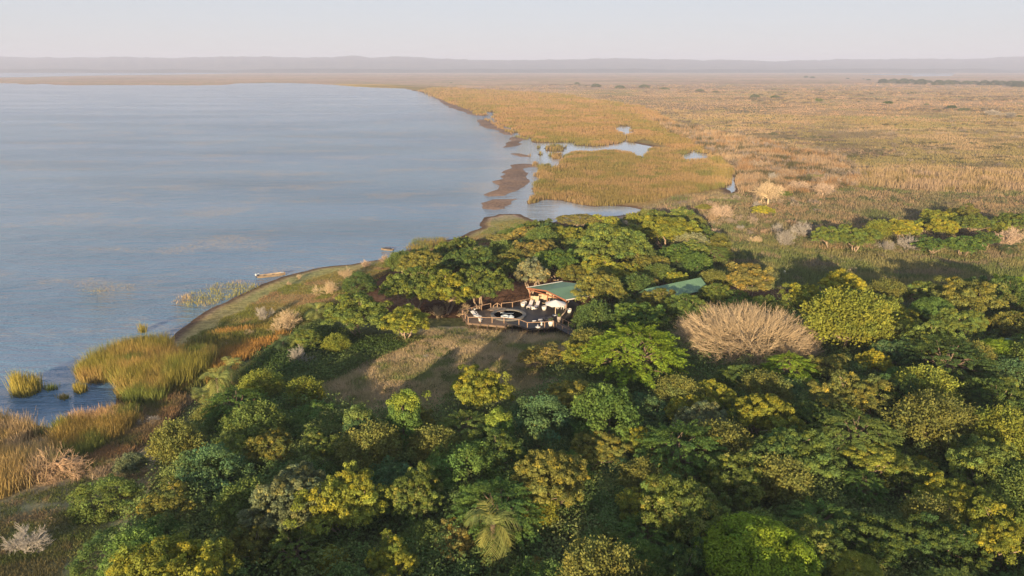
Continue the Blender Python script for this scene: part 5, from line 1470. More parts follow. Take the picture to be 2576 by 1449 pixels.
def pot(label, p, r=0.36, h=0.62, plant=None, group='white pots on the deck', mat=None):
    o = thing('plant_pot', label, 'pot', p, 0, group)
    MB().lathe([(0.0, 0.0), (r * .68, 0.0), (r * .95, h * .55), (r, h), (r * .86, h), (r * .84, h * .8), (0, h * .8)], n=22).build('pot', mat or M_WHITE, o, True)
    MB().lathe([(0, h * .82), (r * .83, h * .82)], n=16).build('soil', M_POSTD, o)
    if plant == 'agave':
        rng = np.random.default_rng(3); V = []; F = []; n = 0; Cc = []
        for k in range(46):
            a = k * 2.4; e = rng.uniform(0.35, 1.35); l = rng.uniform(0.45, 0.8); d = np.array((math.cos(a) * math.cos(e), math.sin(a) * math.cos(e), math.sin(e))); s_ = np.array((-math.sin(a), math.cos(a), 0))
            b = np.array((0, 0, h * .85)); V += [b - s_ * .035, b + s_ * .035, b + d * l * .6 + s_ * .035, b + d * l, b + d * l * .6 - s_ * .035]; F.append((n, n + 1, n + 2, n + 3, n + 4)); n += 5
            Cc += [np.array((.8, 1, .6)) * rng.uniform(.6, 1.3)] * 5
        q = link('leaves', mesh_np('leaves', np.array(V), np.array(F), M_LEAF, np.array(Cc)), o); q.color = (0.19, 0.22, 0.08, 1)
    if plant == 'shrub':
        L = Leaves(8); L.balls(np.array([[0, 0, h + .2], [.2, .1, h + .3], [-.2, 0, h + .25], [0, -.2, h + .1]]), np.array([.3, .22, .25, .22]), 160, 0.09, np.ones((4, 3)))
        q = link('leaves', L.mesh('leaves'), o); q.color = (0.09, 0.11, 0.05, 1)
    return o
p0 = pot('white bowl-shaped pot at the back railing, front one of two', D1(1665, 755), 0.42, 0.66)
copy_thing(p0, 'white bowl-shaped pot at the back railing, behind its twin', D1(1705, 718))
copy_thing(p0, 'white pot between the grey loungers and the parasol', D2(835, 1270))
copy_thing(p0, 'white pot at the right edge of the deck beyond the corner post', D2(1805, 1370))
pot('tall white pot with a small dark shrub at the front railing', D3(1465, 840), 0.42, 0.85, 'shrub')
pot('square-sided pale planter with a spiky agave at the corner of the walkway', D3(1830, 665), 0.34, 0.95, 'agave', mat=M_CONC)
ub = thing('umbrella_stand', 'empty white parasol base near the front railing', 'parasol base', D3(900, 905))
MB().lathe([(0, 0), (0.44, 0.0), (0.44, 0.10), (0.30, 0.16), (0.0, 0.16)], n=24).build('disc', M_WHITE, ub, True)
MB().tube([(0, 0, 0.15), (0, 0, 0.48)], 0.045, 10).build('socket', M_WHITE, ub)
pa = thing('parasol', 'large open white parasol standing in front of the pavilion', 'parasol', D3(1670, 380))
MB().lathe([(0, 0), (0.5, 0.0), (0.5, 0.07), (0.2, 0.13), (0.0, 0.13)], n=24).build('base', M_WHITE, pa, True)
MB().tube([(0, 0, 0.1), (0, 0, 2.62)], 0.055, 10).build('pole', M_CREAM, pa)
rr = 1.85; V = [(0, 0, 2.72)]; F = []
for k in range(8):
    a = 2 * math.pi * (k + .5) / 8; V.append((rr * math.cos(a), rr * math.sin(a), 2.02))
for k in range(8):
    a = 2 * math.pi * k / 8 + 2 * math.pi / 8; V.append((rr * .9 * math.cos(a), rr * .9 * math.sin(a), 2.06))
for k in range(8):
    k2 = (k + 1) % 8; F += [(0, 1 + k, 9 + k), (0, 9 + k, 1 + k2)]
me = MB().add(V, F); me.add([(v_[0], v_[1], v_[2] - 0.03) for v_ in V], [f[::-1] for f in F]); me.build('canopy', M_CANVAS, pa)
mb = MB()
for k in range(8):
    a = 2 * math.pi * (k + .5) / 8; mb.beam((0, 0, 2.58), (rr * .98 * math.cos(a), rr * .98 * math.sin(a), 2.0), 0.025, 0.03)
mb.build('ribs', M_CREAM, pa)
def slat_bench(label, p, rz):
    o = thing('slatted_seat', label, 'deck chair', p, rz, 'cream double deck chairs under the pavilion')
    for sx_, nm in ((-0.36, 0), (0.36, 1)):
        mb = MB()
        for k in range(7): mb.beam((sx_ - .3 + k * 0.1, 0.30, 0.42), (sx_ - .3 + k * 0.1, 0.85, 1.25), 0.075, 0.02)
        mb.beam((sx_ - .34, 0.30, 0.42), (sx_ - .34, 0.87, 1.3), 0.05, 0.05).beam((sx_ + .34, 0.30, 0.42), (sx_ + .34, 0.87, 1.3), 0.05, 0.05)
        mb.build('backrest', M_CREAM, o)
        MB().box((sx_, 0.0, 0.36), (0.64, 0.62, 0.05)).build('seat', M_DARKF, o)
        MB().beam((sx_ - .34, -0.45, 0.02), (sx_ - .34, 0.45, 0.42), 0.05, 0.05).beam((sx_ + .34, -0.45, 0.02), (sx_ + .34, 0.45, 0.42), 0.05, 0.05).box((sx_, -0.45, 0.04), (0.7, 0.05, 0.05)).build('frame', M_CREAM, o)
    return o
b0 = slat_bench('left cream slatted double chair behind the grey loungers', D2(450, 1050), -0.15)
copy_thing(b0, 'middle cream slatted double chair beside the centre post', D2(760, 975), -0.15)
copy_thing(b0, 'right cream slatted double chair, half under the roof edge', D2(1050, 905), -0.15)
tb = thing('dining_table', 'white table under the pavilion behind the parasol', 'table', D2(1480, 1190), 0.3)
MB().box((0, 0, 0.74), (1.6, 0.85, 0.05)).build('top', M_WHITE, tb)
for x, y in ((-.7, -.35), (.7, -.35), (-.7, .35), (.7, .35)): MB().box((x, y, .36), (.07, .07, .71)).build('leg', M_WHITE, tb)
def chair(label, p, rz):
    o = thing('dining_chair', label, 'chair', p, rz, 'white chairs at the pavilion table')
    MB().box((0, 0, .45), (.44, .44, .05)).build('seat', M_WHITE, o); MB().box((0, .21, .72), (.44, .04, .45)).build('backrest', M_WHITE, o)
    for x, y in ((-.19, -.19), (.19, -.19), (-.19, .19), (.19, .19)): MB().box((x, y, .21), (.045, .045, .42)).build('leg', M_WHITE, o)
    return o
c0 = chair('white chair at the left end of the pavilion table', D2(1370, 1200), 1.2)
copy_thing(c0, 'white chair in front of the pavilion table', D2(1540, 1235), 3.0)
copy_thing(c0, 'white chair at the right end of the pavilion table', D2(1650, 1205), -1.3)

# ---- second building and the hidden one
M_WALL = paint('brown_plaster', (0.20, 0.14, 0.10), 0.9, 0.2, 2)
def cabin(name, label, r0, r1, e1, zr, ze, hide=0):
    """r0-r1 ridge ends and e1 the near eave corner, as they measure in the photograph"""
    a = np.array(wp(r0, zr)); b = np.array(wp(r1, zr)); c = np.array(wp(e1, ze))
    t = (b - a) / np.linalg.norm(b - a); n = np.array((t[1], -t[0])); w = max(2.2, float(np.dot(c - b, n)))
    o = link(name, None, None, (b[0], b[1], 2.2)); tag(o, label, 'building')
    P = lambda q, z: (q[0] - b[0], q[1] - b[1], z - 2.2)
    for s_ in (1, -1):
        e0, e_ = a + n * w * s_, b + n * w * s_
        M = roof_half(np.array(P(e0, 0)[:2]), np.array(P(e_, 0)[:2]), np.array(P(b, 0)[:2]), np.array(P(a, 0)[:2]), ze - 2.2, zr - 2.2)
        M.build('roof', M_ROOF, o)
    w2 = w - 0.45
    pts = [a + t * .5 + n * w2, b - t * .5 + n * w2, b - t * .5 - n * w2, a + t * .5 - n * w2]
    MB().prism([P(p, 0)[:2] for p in pts], -0.3, ze - 2.2 - 0.02).build('wall', M_WALL, o)
    g = MB()
    for q in (a + t * .5, b - t * .5): g.add([P(q + n * w2, ze - .05), P(q - n * w2, ze - .05), P(q, zr - .15)], [(0, 1, 2)])
    g.build('gable', M_WALL, o)
    return o
cabin('cabin', 'lodge building with a green metal roof half hidden by trees, right of the pool deck', (1622, 727), (1763, 698), (1781, 728), 7.0, 5.4)
cabin('cabin', 'shaded building with a teal roof almost hidden among the trees at the right edge', (2640, 845), (2512, 852), (2490, 872), 5.0, 3.9)
mk = thing('white_marker', 'small white cone-shaped marker standing in the green scrub beyond the second roof', 'marker', (1973, 693), 0, None, 1.9)
MB().lathe([(0.0, 0.0), (0.42, 0.0), (0.40, 0.12), (0.22, 0.75), (0.2, 0.8), (0.16, 1.0), (0.0, 1.05)], n=12).build('cone', M_WHITE, mk, True)
MB().box((0.1, -0.5, 0.05), (0.8, 0.4, 0.1)).build('foot_slab', M_WHITE, mk)

# ---- boats
def boat(name, label, p, L_, Wd, hgt, rz, hullmat, inner, motor=True, cover=False):
    x, y = wp(p, 0.0); o = link(name, None, None, (x, y, 0.0)); o.rotation_euler = (0, -0.02, rz); tag(o, label, 'boat')
    st_ = []; n = 14
    for i in range(n + 1):
        t = i / n; X = -L_ / 2 + L_ * t
        w = Wd / 2 * (1 - max(0, (t - 0.45) / 0.55) ** 2.2) * (0.9 + 0.1 * min(1, t * 4))
        sh = hgt * (0.78 + 0.55 * max(0, t - 0.35) ** 1.6)
        kz = -0.18 + 0.45 * max(0, t - 0.7) ** 2 * 4
        st_.append([(X, 0, kz), (X, w * .72, kz + 0.12), (X, w, sh), (X, w - 0.05, sh), (X, (w - .05) * .72, kz + .2), (X, 0, kz + .16)])
    for sgn, nm in ((1, 0),):
        V = []; F = []
        for s_ in st_:
            V += s_ + [(q[0], -q[1], q[2]) for q in s_[1:5]][::-1]
        m = 10
        for i in range(n):
            for k in range(m):
                k2 = (k + 1) % m; F.append((i * m + k, i * m + k2, (i + 1) * m + k2, (i + 1) * m + k))
        F += [tuple(range(0, m))[::-1], tuple(range(n * m, n * m + m))]
        MB().add(V, F).build('hull', hullmat, o)
    mb = MB(); mb.box((-L_ / 2 + 0.04, 0, hgt * .35), (0.06, Wd * .86, hgt * .8)).build('transom', hullmat, o)
    for k, xx in enumerate((-0.27, 0.05, 0.3)): MB().box((L_ * xx, 0, hgt * .55), (0.3, Wd * .84 * (1 - max(0, xx - .05) * 1.2), 0.04)).build('bench', inner, o)
    if motor:
        mt = MB().lathe([(0, 0), (0.16, 0.02), (0.2, 0.25), (0.12, 0.42), (0, 0.44)], (-L_ / 2 - 0.22, 0, hgt * .8), 12).build('outboard_motor', M_WHITE, o, True)
        MB().box((-L_ / 2 - 0.22, 0, 0.1), (0.14, 0.08, hgt * 1.3)).build('motor_leg', M_POSTD, mt)
        MB().beam((-L_ / 2 - .1, 0, hgt + .2), (-L_ / 2 + .5, 0.05, hgt + .28), .05, .05).build('tiller', M_WHITE, mt)
    MB().prism([(L_ * .34, -Wd * .30), (L_ * .34, Wd * .30), (L_ * .44, Wd * .15), (L_ * .48, 0), (L_ * .44, -Wd * .15)], hgt * .98, hgt * 1.02).build('foredeck', M_WHITE if not cover else M_DARKF, o)
    if cover: MB().lathe([(0.0, 0.35), (0.5, 0.25), (0.62, 0)], (-0.1, 0, hgt * .75), 14, sx=1.9, sy=.75).build('cover', M_DARKF, o, True)
    return o
M_HULL = paint('weathered_tan_hull', (0.25, 0.185, 0.12), 0.55, 0.25, 2)
M_INNER = paint('dull_inner_hull', (0.24, 0.18, 0.15), 0.8, 0.2, 3)
boat('motor_boat', 'long tan open boat with a white outboard motor moored at the grassy bank', (683, 695), 5.8, 1.5, 0.62, 0.36, M_HULL, M_INNER)
boat('rowing_boat', 'small white boat with a dark cover moored in the reeds near the trees', (974, 629), 3.2, 1.2, 0.42, 2.9, M_HULL, M_DARKF, False, True)

# ------------------------------------------------------------------ grass, reeds and undergrowth nobody could count
def pick_px(rng, poly, n, z=0.4, edge=0.0, jitter=12):
    P = np.array(poly, float)
    out = []; got = 0
    while got < n:
        m = int(n * 1.8) + 200
        px = rng.uniform(P[:, 0].min(), P[:, 0].max(), m); py = rng.uniform(P[:, 1].min(), P[:, 1].max(), m)
        jx = px + (vnoise(px / 30, py / 14, 5) - .5) * jitter * 2; jy = py + (vnoise(px / 30, py / 14, 6) - .5) * jitter
        k = inpoly(jx, jy, poly); px = px[k]; py = py[k]
        x, y = at(px, py, z)
        out.append(np.stack([x, y], 1)); got += len(px)
        if len(px) == 0: break
    q = np.concatenate(out)[:n]
    sd = shore(q[:, 0], q[:, 1])
    return q[sd > edge]

def blades(name, label, pts, hgt, wid, per, cols, spread=0.35, lean=0.22, tipmul=(1.15, 1.05, 0.9), seed=1, zsink=0.0, hvar=0.35, dark=0.75):
    kk = name in ('marsh_reeds', 'plain_grass', 'dry_reeds', 'reed_bed')
    rng = np.random.default_rng(seed); n = len(pts)
    if n == 0: return
    z = height(pts[:, 0], pts[:, 1])
    i = np.repeat(np.arange(n), per); m = len(i)
    dist = np.hypot(pts[:, 0], pts[:, 1])[i]
    sc = np.maximum(1, dist / 260.0)                       # coarser tufts far out
    b = np.stack([pts[i, 0] + rng.normal(size=m) * spread * sc, pts[i, 1] + rng.normal(size=m) * spread * sc, np.maximum(z[i], -0.35) - 0.05 - zsink], 1)
    patch = 0.6 + 0.8 * fbm(pts[:, 0], pts[:, 1], 7, 3, seed)
    h = hgt * patch[i] * rng.uniform(1 - hvar, 1 + hvar, m) * np.sqrt(sc)
    a = rng.uniform(0, 6.28, m); s_ = np.stack([np.cos(a), np.sin(a), np.zeros(m)], 1) * (wid * sc * rng.uniform(.6, 1.4, m))[:, None] * .5
    l = np.stack([rng.normal(size=m) * lean, rng.normal(size=m) * lean, np.ones(m)], 1) * h[:, None]
    V = np.stack([b - s_, b + s_, b + l * 0.6 + s_ * 0.75, b + l, b + l * 0.55 - s_ * 0.75], 1).reshape(-1, 3)
    F = np.arange(len(V)).reshape(-1, 5)
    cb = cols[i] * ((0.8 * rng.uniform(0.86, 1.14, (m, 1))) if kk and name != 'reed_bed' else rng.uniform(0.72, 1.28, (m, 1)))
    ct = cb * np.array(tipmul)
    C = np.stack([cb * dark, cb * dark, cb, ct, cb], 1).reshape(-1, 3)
    return tag(link(name, mesh_np(name, V, F, M_GRASS, np.clip(C, .01, .95))), label, kind='stuff')

def palette(pts, a, b, c=None, sc=9.0, s=1, lo=.42, hi=.58, thr=.62):
    t = sstep(lo, hi, fbm(pts[:, 0], pts[:, 1], sc, 3, s))[:, None]
    q = np.array(a) * (1 - t) + np.array(b) * t
    if c is not None:
        u = sstep(thr, thr + .08, fbm(pts[:, 0], pts[:, 1], sc * .8, 3, s + 50))[:, None]; q = q * (1 - u) + np.array(c) * u
    return q
g = np.random.default_rng(2024)
OCH, TANR, GRN, ORG, PINK, DRK, OLV = (0.33, 0.29, 0.075), (0.48, 0.37, 0.21), (0.17, 0.22, 0.06), (0.38, 0.29, 0.11), (0.50, 0.38, 0.26), (0.10, 0.10, 0.045), (0.30, 0.25, 0.08)
# reeds in the lower left
q = pick_px(g, [(-260, 1050), (0, 1068), (60, 1078), (128, 1095), (150, 1190), (90, 1240), (-40, 1290), (-260, 1330)], 4200, .3, -0.6, 8)
q = q[(fbm(q[:, 0], q[:, 1], 3.5, 2, 15) > .36)]
blades('reed_bed', 'dry tan and orange reeds in the lower left corner of the lake', q, 1.9, .06, 10, palette(q, TANR, ORG, GRN, 5, 3), .35, .24, (1.3, 1.2, 1.2), 3)
q = pick_px(g, [(140, 1085), (215, 1066), (290, 1050), (350, 1045), (345, 1090), (280, 1130), (190, 1170), (145, 1160)], 2600, .3, -0.4, 8)
q = q[(fbm(q[:, 0], q[:, 1], 3.5, 2, 15) > .36)]
blades('reed_bed', 'green and tan reeds on the near side of the inlet', q, 1.8, .06, 10, palette(q, GRN, OLV, TANR, 4, 5, thr=.56), .35, .24, (1.4, 1.15, 1.0), 4)
q = pick_px(g, [(200, 940), (217, 960), (285, 962), (320, 985), (340, 1030), (400, 1030), (440, 990), (500, 960), (548, 920), (505, 905), (450, 900), (405, 872), (330, 885), (250, 912)], 4800, 0.1, -9, 16)
q = q[(fbm(q[:, 0], q[:, 1], 3.5, 2, 15) > .36)]
blades('reed_bed', 'tall yellow-green and orange reed bed standing between the lake and the inlet', q, 2.5, .06, 10, palette(q, (0.27, 0.27, 0.07), ORG, GRN, 5, 7, thr=.56), .35, .2, (1.2, 1.05, .9), 5, hvar=.25)
q = pick_px(g, [(6, 955), (28, 962), (42, 1000), (78, 998), (102, 984), (104, 962), (60, 948)], 420, 0, -9, 2)
blades('reed_clump', 'yellow-green clump of reeds standing in the water at the left edge', q, 2.2, .08, 6, palette(q, (0.28, 0.29, 0.07), (0.34, 0.31, .08), None, 3, 8), .25, .14, (1.2, 1.05, .9), 6)
for k, (cx, cy, w_, n_, h_, lab) in enumerate(((133, 978, 16, 60, 1.1, 'small green reed tuft right of the yellow-green clump'), (202, 985, 15, 90, 1.6, 'orange-green reed tuft in the inlet before the tall bed'),
                                              (162, 1002, 14, 50, .9, 'low green sedge tuft in the middle of the inlet'), (130, 935, 34, 80, .7, 'thin dry stalks in the water behind the yellow-green clump'),
                                              (318, 1000, 22, 160, 1.4, 'dark green sedge at the inner end of the inlet'), (360, 835, 6, 26, 1.6, 'lone green shoot in the lake above the tall reed bed'))):
    q = pick_px(g, [(cx - w_, cy), (cx, cy - w_ * .4), (cx + w_, cy), (cx, cy + w_ * .4)], n_, 0, -9, 1)
    blades('reed_tuft', lab, q, h_, .07, 5, palette(q, GRN if k in (0, 2, 4) else OCH, OLV, None, 3, 11 + k), .2, .2, seed=20 + k)
q = pick_px(g, [(430, 760), (520, 778), (590, 745), (660, 720), (600, 705), (520, 722)], 340, 0, -20, 8)
blades('water_grass', 'yellow-green water grass growing in the shallows before the bank', q, .75, .07, 5, palette(q, (0.36, 0.34, .08), TANR, None, 5, 31), .4, .25, seed=31)
q = pick_px(g, [(195, 715), (260, 705), (330, 722), (310, 742), (230, 745)], 170, 0, -90, 8)
blades('water_grass', 'pale thin water grass far out in front of the bank', q, .5, .06, 5, palette(q, (0.42, 0.38, .16), TANR, None, 5, 32), .5, .25, seed=32)
q = pick_px(g, [(1020, 628), (1040, 604), (1075, 597), (1125, 600), (1115, 618), (1060, 635)], 420, 0, -20, 4)
blades('water_grass', 'soft green water grass beside the far bank and the small boat', q, .9, .07, 5, palette(q, (0.18, 0.22, .07), OLV, None, 5, 33), .4, .2, seed=33)
q = pick_px(g, [(0, 600), (300, 480), (700, 560), (640, 690), (430, 840), (200, 900), (0, 880)], 900, 0, -500, 8)
blades('water_grass', 'scattered strands of weed breaking the lake surface', q[fbm(q[:, 0], q[:, 1], 14, 3, 9) > .5], .2, .09, 5, palette(q, TANR, (0.40, .36, .2), None, 6, 35)[fbm(q[:, 0], q[:, 1], 14, 3, 9) > .5], .9, .6, seed=35)
# marsh reeds beyond the lagoon
q = np.concatenate([pick_px(g, [(1325, 515), (1345, 470), (1345, 410), (1420, 380), (1560, 372), (1740, 378), (1800, 388), (1850, 430), (1835, 468), (1700, 498), (1560, 515), (1480, 516)], 17000, .4, 0.3, 5),
                    pick_px(g, [(1410, 405), (1420, 380), (1640, 380), (1640, 400)], 2500, .4, 0.3, 3), pick_px(g, [(1325, 408), (1340, 360), (1430, 362), (1420, 405)], 700, .3, .2, 1)])
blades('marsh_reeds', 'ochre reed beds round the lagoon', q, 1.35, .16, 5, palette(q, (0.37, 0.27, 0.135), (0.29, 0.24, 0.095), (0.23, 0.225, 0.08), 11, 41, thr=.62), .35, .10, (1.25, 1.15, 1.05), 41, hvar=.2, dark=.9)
q = pick_px(g, [(1180, 278), (1300, 345), (1400, 368), (1560, 370), (1620, 350), (1780, 400), (1760, 340), (1620, 268), (1400, 236), (1100, 219), (1050, 228)], 26000, .4, 0.3, 3)
blades('marsh_reeds', 'long ochre and green marsh running along the far shore', q, 1.0, .16, 4, palette(q, (0.42, 0.28, 0.14), (0.34, 0.26, 0.10), (0.28, 0.25, 0.08), 26, 43, thr=.62), .4, .08, (1.2, 1.12, 1.05), 43, hvar=.2, dark=.9)
# plain, from the scrub back to the horizon
q = pick_px(g, [(1120, 216), (3000, 205), (3000, 300), (1850, 330), (1620, 268)], 14000, .4, 1, 4)
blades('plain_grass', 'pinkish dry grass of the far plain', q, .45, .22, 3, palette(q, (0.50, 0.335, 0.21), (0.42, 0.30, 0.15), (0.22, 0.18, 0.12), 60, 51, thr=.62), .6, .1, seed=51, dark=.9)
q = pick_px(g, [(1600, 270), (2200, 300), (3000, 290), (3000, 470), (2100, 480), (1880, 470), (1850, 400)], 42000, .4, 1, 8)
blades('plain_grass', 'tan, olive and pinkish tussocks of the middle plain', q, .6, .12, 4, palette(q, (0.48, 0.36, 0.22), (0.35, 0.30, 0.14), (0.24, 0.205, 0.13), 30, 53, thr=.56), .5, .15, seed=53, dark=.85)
q = pick_px(g, [(1640, 300), (1850, 345), (2120, 400), (2160, 470), (2000, 500), (1850, 480), (1860, 420), (1780, 380)], 13000, .4, 1, 12)
blades('dry_reeds', 'dry pinkish reeds and brush between the marsh and the plain', q, 1.9, .13, 4, palette(q, PINK, (0.44, 0.29, 0.16), (0.13, 0.13, 0.07), 10, 55, thr=.53), .45, .22, seed=55, dark=.8)
q = pick_px(g, [(2150, 430), (3000, 440), (3000, 495), (2300, 490), (2150, 470)], 6000, .4, 1, 10)
blades('dry_reeds', 'belt of tall pale tan reeds along the sunlit edge of the plain', q, 1.9, .13, 4, palette(q, PINK, TANR, (0.26, 0.22, .08), 12, 57, thr=.6), .45, .16, seed=57, dark=.8)
q = pick_px(g, [(1560, 545), (1700, 500), (1880, 480), (3000, 470), (3000, 660), (1760, 640), (1780, 570)], 26000, .5, 1, 14)
blades('scrub_grass', 'shaded grey-green and brown scrub grass round the plain clump', q, .85, .12, 4, palette(q, (0.27, 0.24, 0.14), (0.36, 0.27, 0.17), (0.16, 0.19, 0.08), 8, 61), .5, .3, seed=61)
q = pick_px(g, [(1740, 610), (2000, 600), (3000, 640), (3000, 770), (2300, 750), (1900, 740), (1760, 690)], 24000, 1.2, 1, 14)
blades('scrub_grass', 'fresh green grass and low scrub behind the great leafless tree', q, .9, .12, 4, palette(q, (0.18, 0.22, 0.085), (0.27, 0.26, 0.12), (0.31, 0.26, 0.17), 8, 63), .45, .3, seed=63)
# brown meadow
q = pick_px(g, [(700, 975), (850, 920), (960, 868), (1120, 826), (1420, 836), (1450, 870), (1380, 960), (1340, 1010), (1140, 1015), (1080, 1055), (900, 1065), (740, 1040)], 26000, 2.2, 1, 10)
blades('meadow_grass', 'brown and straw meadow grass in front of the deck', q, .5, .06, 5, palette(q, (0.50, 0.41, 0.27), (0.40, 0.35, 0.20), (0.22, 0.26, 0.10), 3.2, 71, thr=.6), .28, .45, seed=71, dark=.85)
# grassy bank
q = pick_px(g, [(400, 890), (560, 800), (700, 720), (850, 680), (1000, 640), (1180, 590), (1290, 545), (1400, 560), (1330, 600), (1100, 640), (960, 690), (900, 740), (780, 810), (650, 880), (520, 930)], 17000, 1.0, 1.2, 10)
blades('bank_grass', 'short olive and yellow-green grass on the sunny bank', q, .26, .07, 5, palette(q, (0.27, 0.225, 0.075), (0.20, 0.225, 0.055), (0.34, 0.24, 0.13), 7, 75, thr=.6), .3, .4, seed=75)
q = pick_px(g, [(420, 930), (470, 860), (560, 830), (680, 820), (720, 850), (620, 900), (540, 950), (440, 985)], 3600, 1.0, .5, 10)
blades('tall_grass', 'orange and tan tall grass between the reeds and the bank', q, 1.0, .08, 6, palette(q, (0.44, 0.27, 0.09), (0.30, 0.26, 0.08), (0.17, .19, .06), 5, 77, thr=.58), .3, .3, seed=77, dark=.7)
q = pick_px(g, [(250, 1120), (330, 1050), (420, 1000), (470, 1000), (420, 1080), (330, 1150), (230, 1200), (140, 1210), (150, 1180)], 3600, .6, .2, 8)
blades('tall_grass', 'rusty brown grass fringe above the fallen tree', q, .9, .075, 6, palette(q, (0.30, 0.20, 0.11), (0.27, 0.21, 0.12), (0.17, .18, .07), 4, 79, thr=.6), .3, .35, seed=79, dark=.7)
q = pick_px(g, [(-300, 1290), (60, 1250), (260, 1190), (330, 1200), (330, 1290), (230, 1400), (250, 1600), (-300, 1650)], 15000, 1.0, 1, 10)
q = q[fbm(q[:, 0], q[:, 1], 4, 3, 81) > .43]
blades('bank_grass', 'thin dull green and straw grass on the bare ground in the lower left', q, .3, .05, 5, palette(q, (0.19, 0.175, 0.085), (0.13, 0.165, 0.055), (0.28, 0.22, 0.13), 3.5, 83, thr=.56), .28, .5, seed=83, dark=.7)

def undergrowth(name, label, zones, n, rad, cols, seed, leaf=.26, per=62, zlift=.25, avoid=()):
    rng = np.random.default_rng(seed); pts = []
    for poly, k in zones:
        Z = np.array(poly, float); x, y = at(Z[:, 0], Z[:, 1], 2.5); Wd = np.stack([x, y], 1)
        got = 0; tries = 0
        while got < k and tries < 40:
            tries += 1
            a = rng.uniform(Wd[:, 0].min(), Wd[:, 0].max(), k * 2); b = rng.uniform(max(22, Wd[:, 1].min()), Wd[:, 1].max(), k * 2)
            m = inpoly(a, b, Wd) & ~((np.abs(a - DECKC[0]) < 11.5) & (np.abs(b - DECKC[1]) < 8.5))
            px, py = proj(a, b, np.full(a.shape, 2.6))
            for av in avoid: m &= ~inpoly(px, py, av)
            pts.append(np.stack([a[m], b[m]], 1)); got += m.sum()
    q = np.concatenate(pts)
    q = q[shore(q[:, 0], q[:, 1]) > 3][:n]
    m = len(q); z = height(q[:, 0], q[:, 1])
    r = rng.uniform(*rad, m) * (0.6 + .8 * fbm(q[:, 0], q[:, 1], 8, 2, seed))
    L = Leaves(seed)
    t = palette(q, *cols, 7, seed) * rng.uniform(.8, 1.2, (m, 1))
    L.balls(np.stack([q[:, 0], q[:, 1], z + r * zlift], 1), r, per, leaf, t, flat=(1.15, 1.15, .85), jit=1.0, shell=(.55, 1.1))
    return tag(link(name, L.mesh(name, M_GRASS)), label, kind='stuff')
MEADOW = [(780, 985), (860, 930), (990, 880), (1150, 826), (1430, 842), (1400, 940), (1340, 1010), (1150, 1022), (1080, 1058), (900, 1050), (820, 1020)]
undergrowth('undergrowth', 'dark green undergrowth and creepers covering the forest floor',
            [([(330, 1330), (430, 1100), (560, 980), (720, 960), (900, 1040), (1120, 1020), (1350, 990), (1450, 900), (1480, 850), (1560, 760), (1800, 760), (2100, 780), (2800, 760), (3000, 1000), (3100, 1800), (150, 1800)], 8200)],
            8200, (.9, 2.2), ((0.12, 0.185, 0.06), (0.16, 0.215, 0.075), (0.20, 0.235, 0.085)), 5, avoid=(MEADOW,), zlift=.45, per=72)
undergrowth('undergrowth', 'green shrubs and creeper beneath the trees left of and behind the deck',
            [([(600, 930), (700, 850), (800, 800), (900, 850), (1080, 860), (1000, 900), (900, 930), (760, 970)], 700), ([(1240, 600), (1330, 570), (1500, 560), (1760, 590), (1850, 700), (1700, 720), (1500, 700), (1420, 690), (1300, 640)], 900),
             ([(940, 660), (1060, 640), (1250, 610), (1260, 660), (1000, 700)], 260), ([(1440, 700), (1800, 690), (1900, 760), (1500, 870), (1470, 800)], 500)],
            2400, (.7, 1.5), ((0.08, 0.13, 0.04), (0.13, 0.175, 0.055), (0.18, 0.20, 0.07)), 6, avoid=(MEADOW,))
undergrowth('low_scrub', 'low green and grey bushes dotted over the shaded grassland',
            [([(1760, 560), (1900, 500), (3000, 480), (3000, 760), (2100, 740), (1800, 720)], 1500), ([(1640, 300), (2100, 380), (2150, 480), (1900, 500), (1780, 400)], 200), ([(2000, 300), (3000, 280), (3000, 450), (2150, 430)], 140)],
            2000, (.5, 1.5), ((0.11, 0.14, 0.065), (0.17, 0.165, 0.09), (0.20, 0.165, 0.12)), 7, leaf=.34, per=40)
undergrowth('low_scrub', 'small green and tan shrubs dotted over the bank and the meadow',
            [([(450, 900), (620, 830), (800, 760), (900, 700), (950, 690), (900, 760), (760, 850), (640, 930), (480, 970)], 120), (MEADOW, 110), ([(-50, 1300), (250, 1200), (400, 1100), (430, 1180), (330, 1300), (200, 1500), (-50, 1500)], 130)],
            360, (.35, .9), ((0.10, 0.13, 0.04), (0.20, 0.19, 0.07), (0.24, 0.19, 0.11)), 8, leaf=.17, per=90)

def thickets(name, label, poly, n, seed, cols, w=(3, 9), h=(.8, 2.2), thr=.55, sc=60):
    """low ragged belts of brush: many small leafy balls strung along patches"""
    rng = np.random.default_rng(seed); q = pick_px(rng, poly, n * 4, .5, 2, 8)
    q = q[fbm(q[:, 0] / 2.5, q[:, 1], sc, 3, seed) > thr][:n]
    d = np.hypot(q[:, 0], q[:, 1]) / 300
    r = rng.uniform(*h, len(q)) * np.sqrt(np.maximum(1, d)) * .6
    k = 5; i = np.repeat(np.arange(len(q)), k)
    C = np.stack([q[i, 0] + rng.normal(size=len(i)) * r[i] * 2.2, q[i, 1] + rng.normal(size=len(i)) * r[i] * .9, .3 + r[i] * rng.uniform(.1, .7, len(i))], 1)
    L = Leaves(seed); L.balls(C, r[i] * rng.uniform(.5, 1, len(i)), 26, .5, palette(q, *cols, 20, seed)[i], flat=(1.3, 1.3, .8), jit=1.2, shell=(.5, 1.1))
    for a in range(len(L.S)): L.S[a] = L.S[a] * np.repeat(np.sqrt(np.maximum(1, d[i])), 26)
    return tag(link(name, L.mesh(name, M_GRASS)), label, kind='stuff')
GREY = ((0.16, 0.14, 0.10), (0.22, 0.17, 0.13), (0.12, 0.125, 0.07))
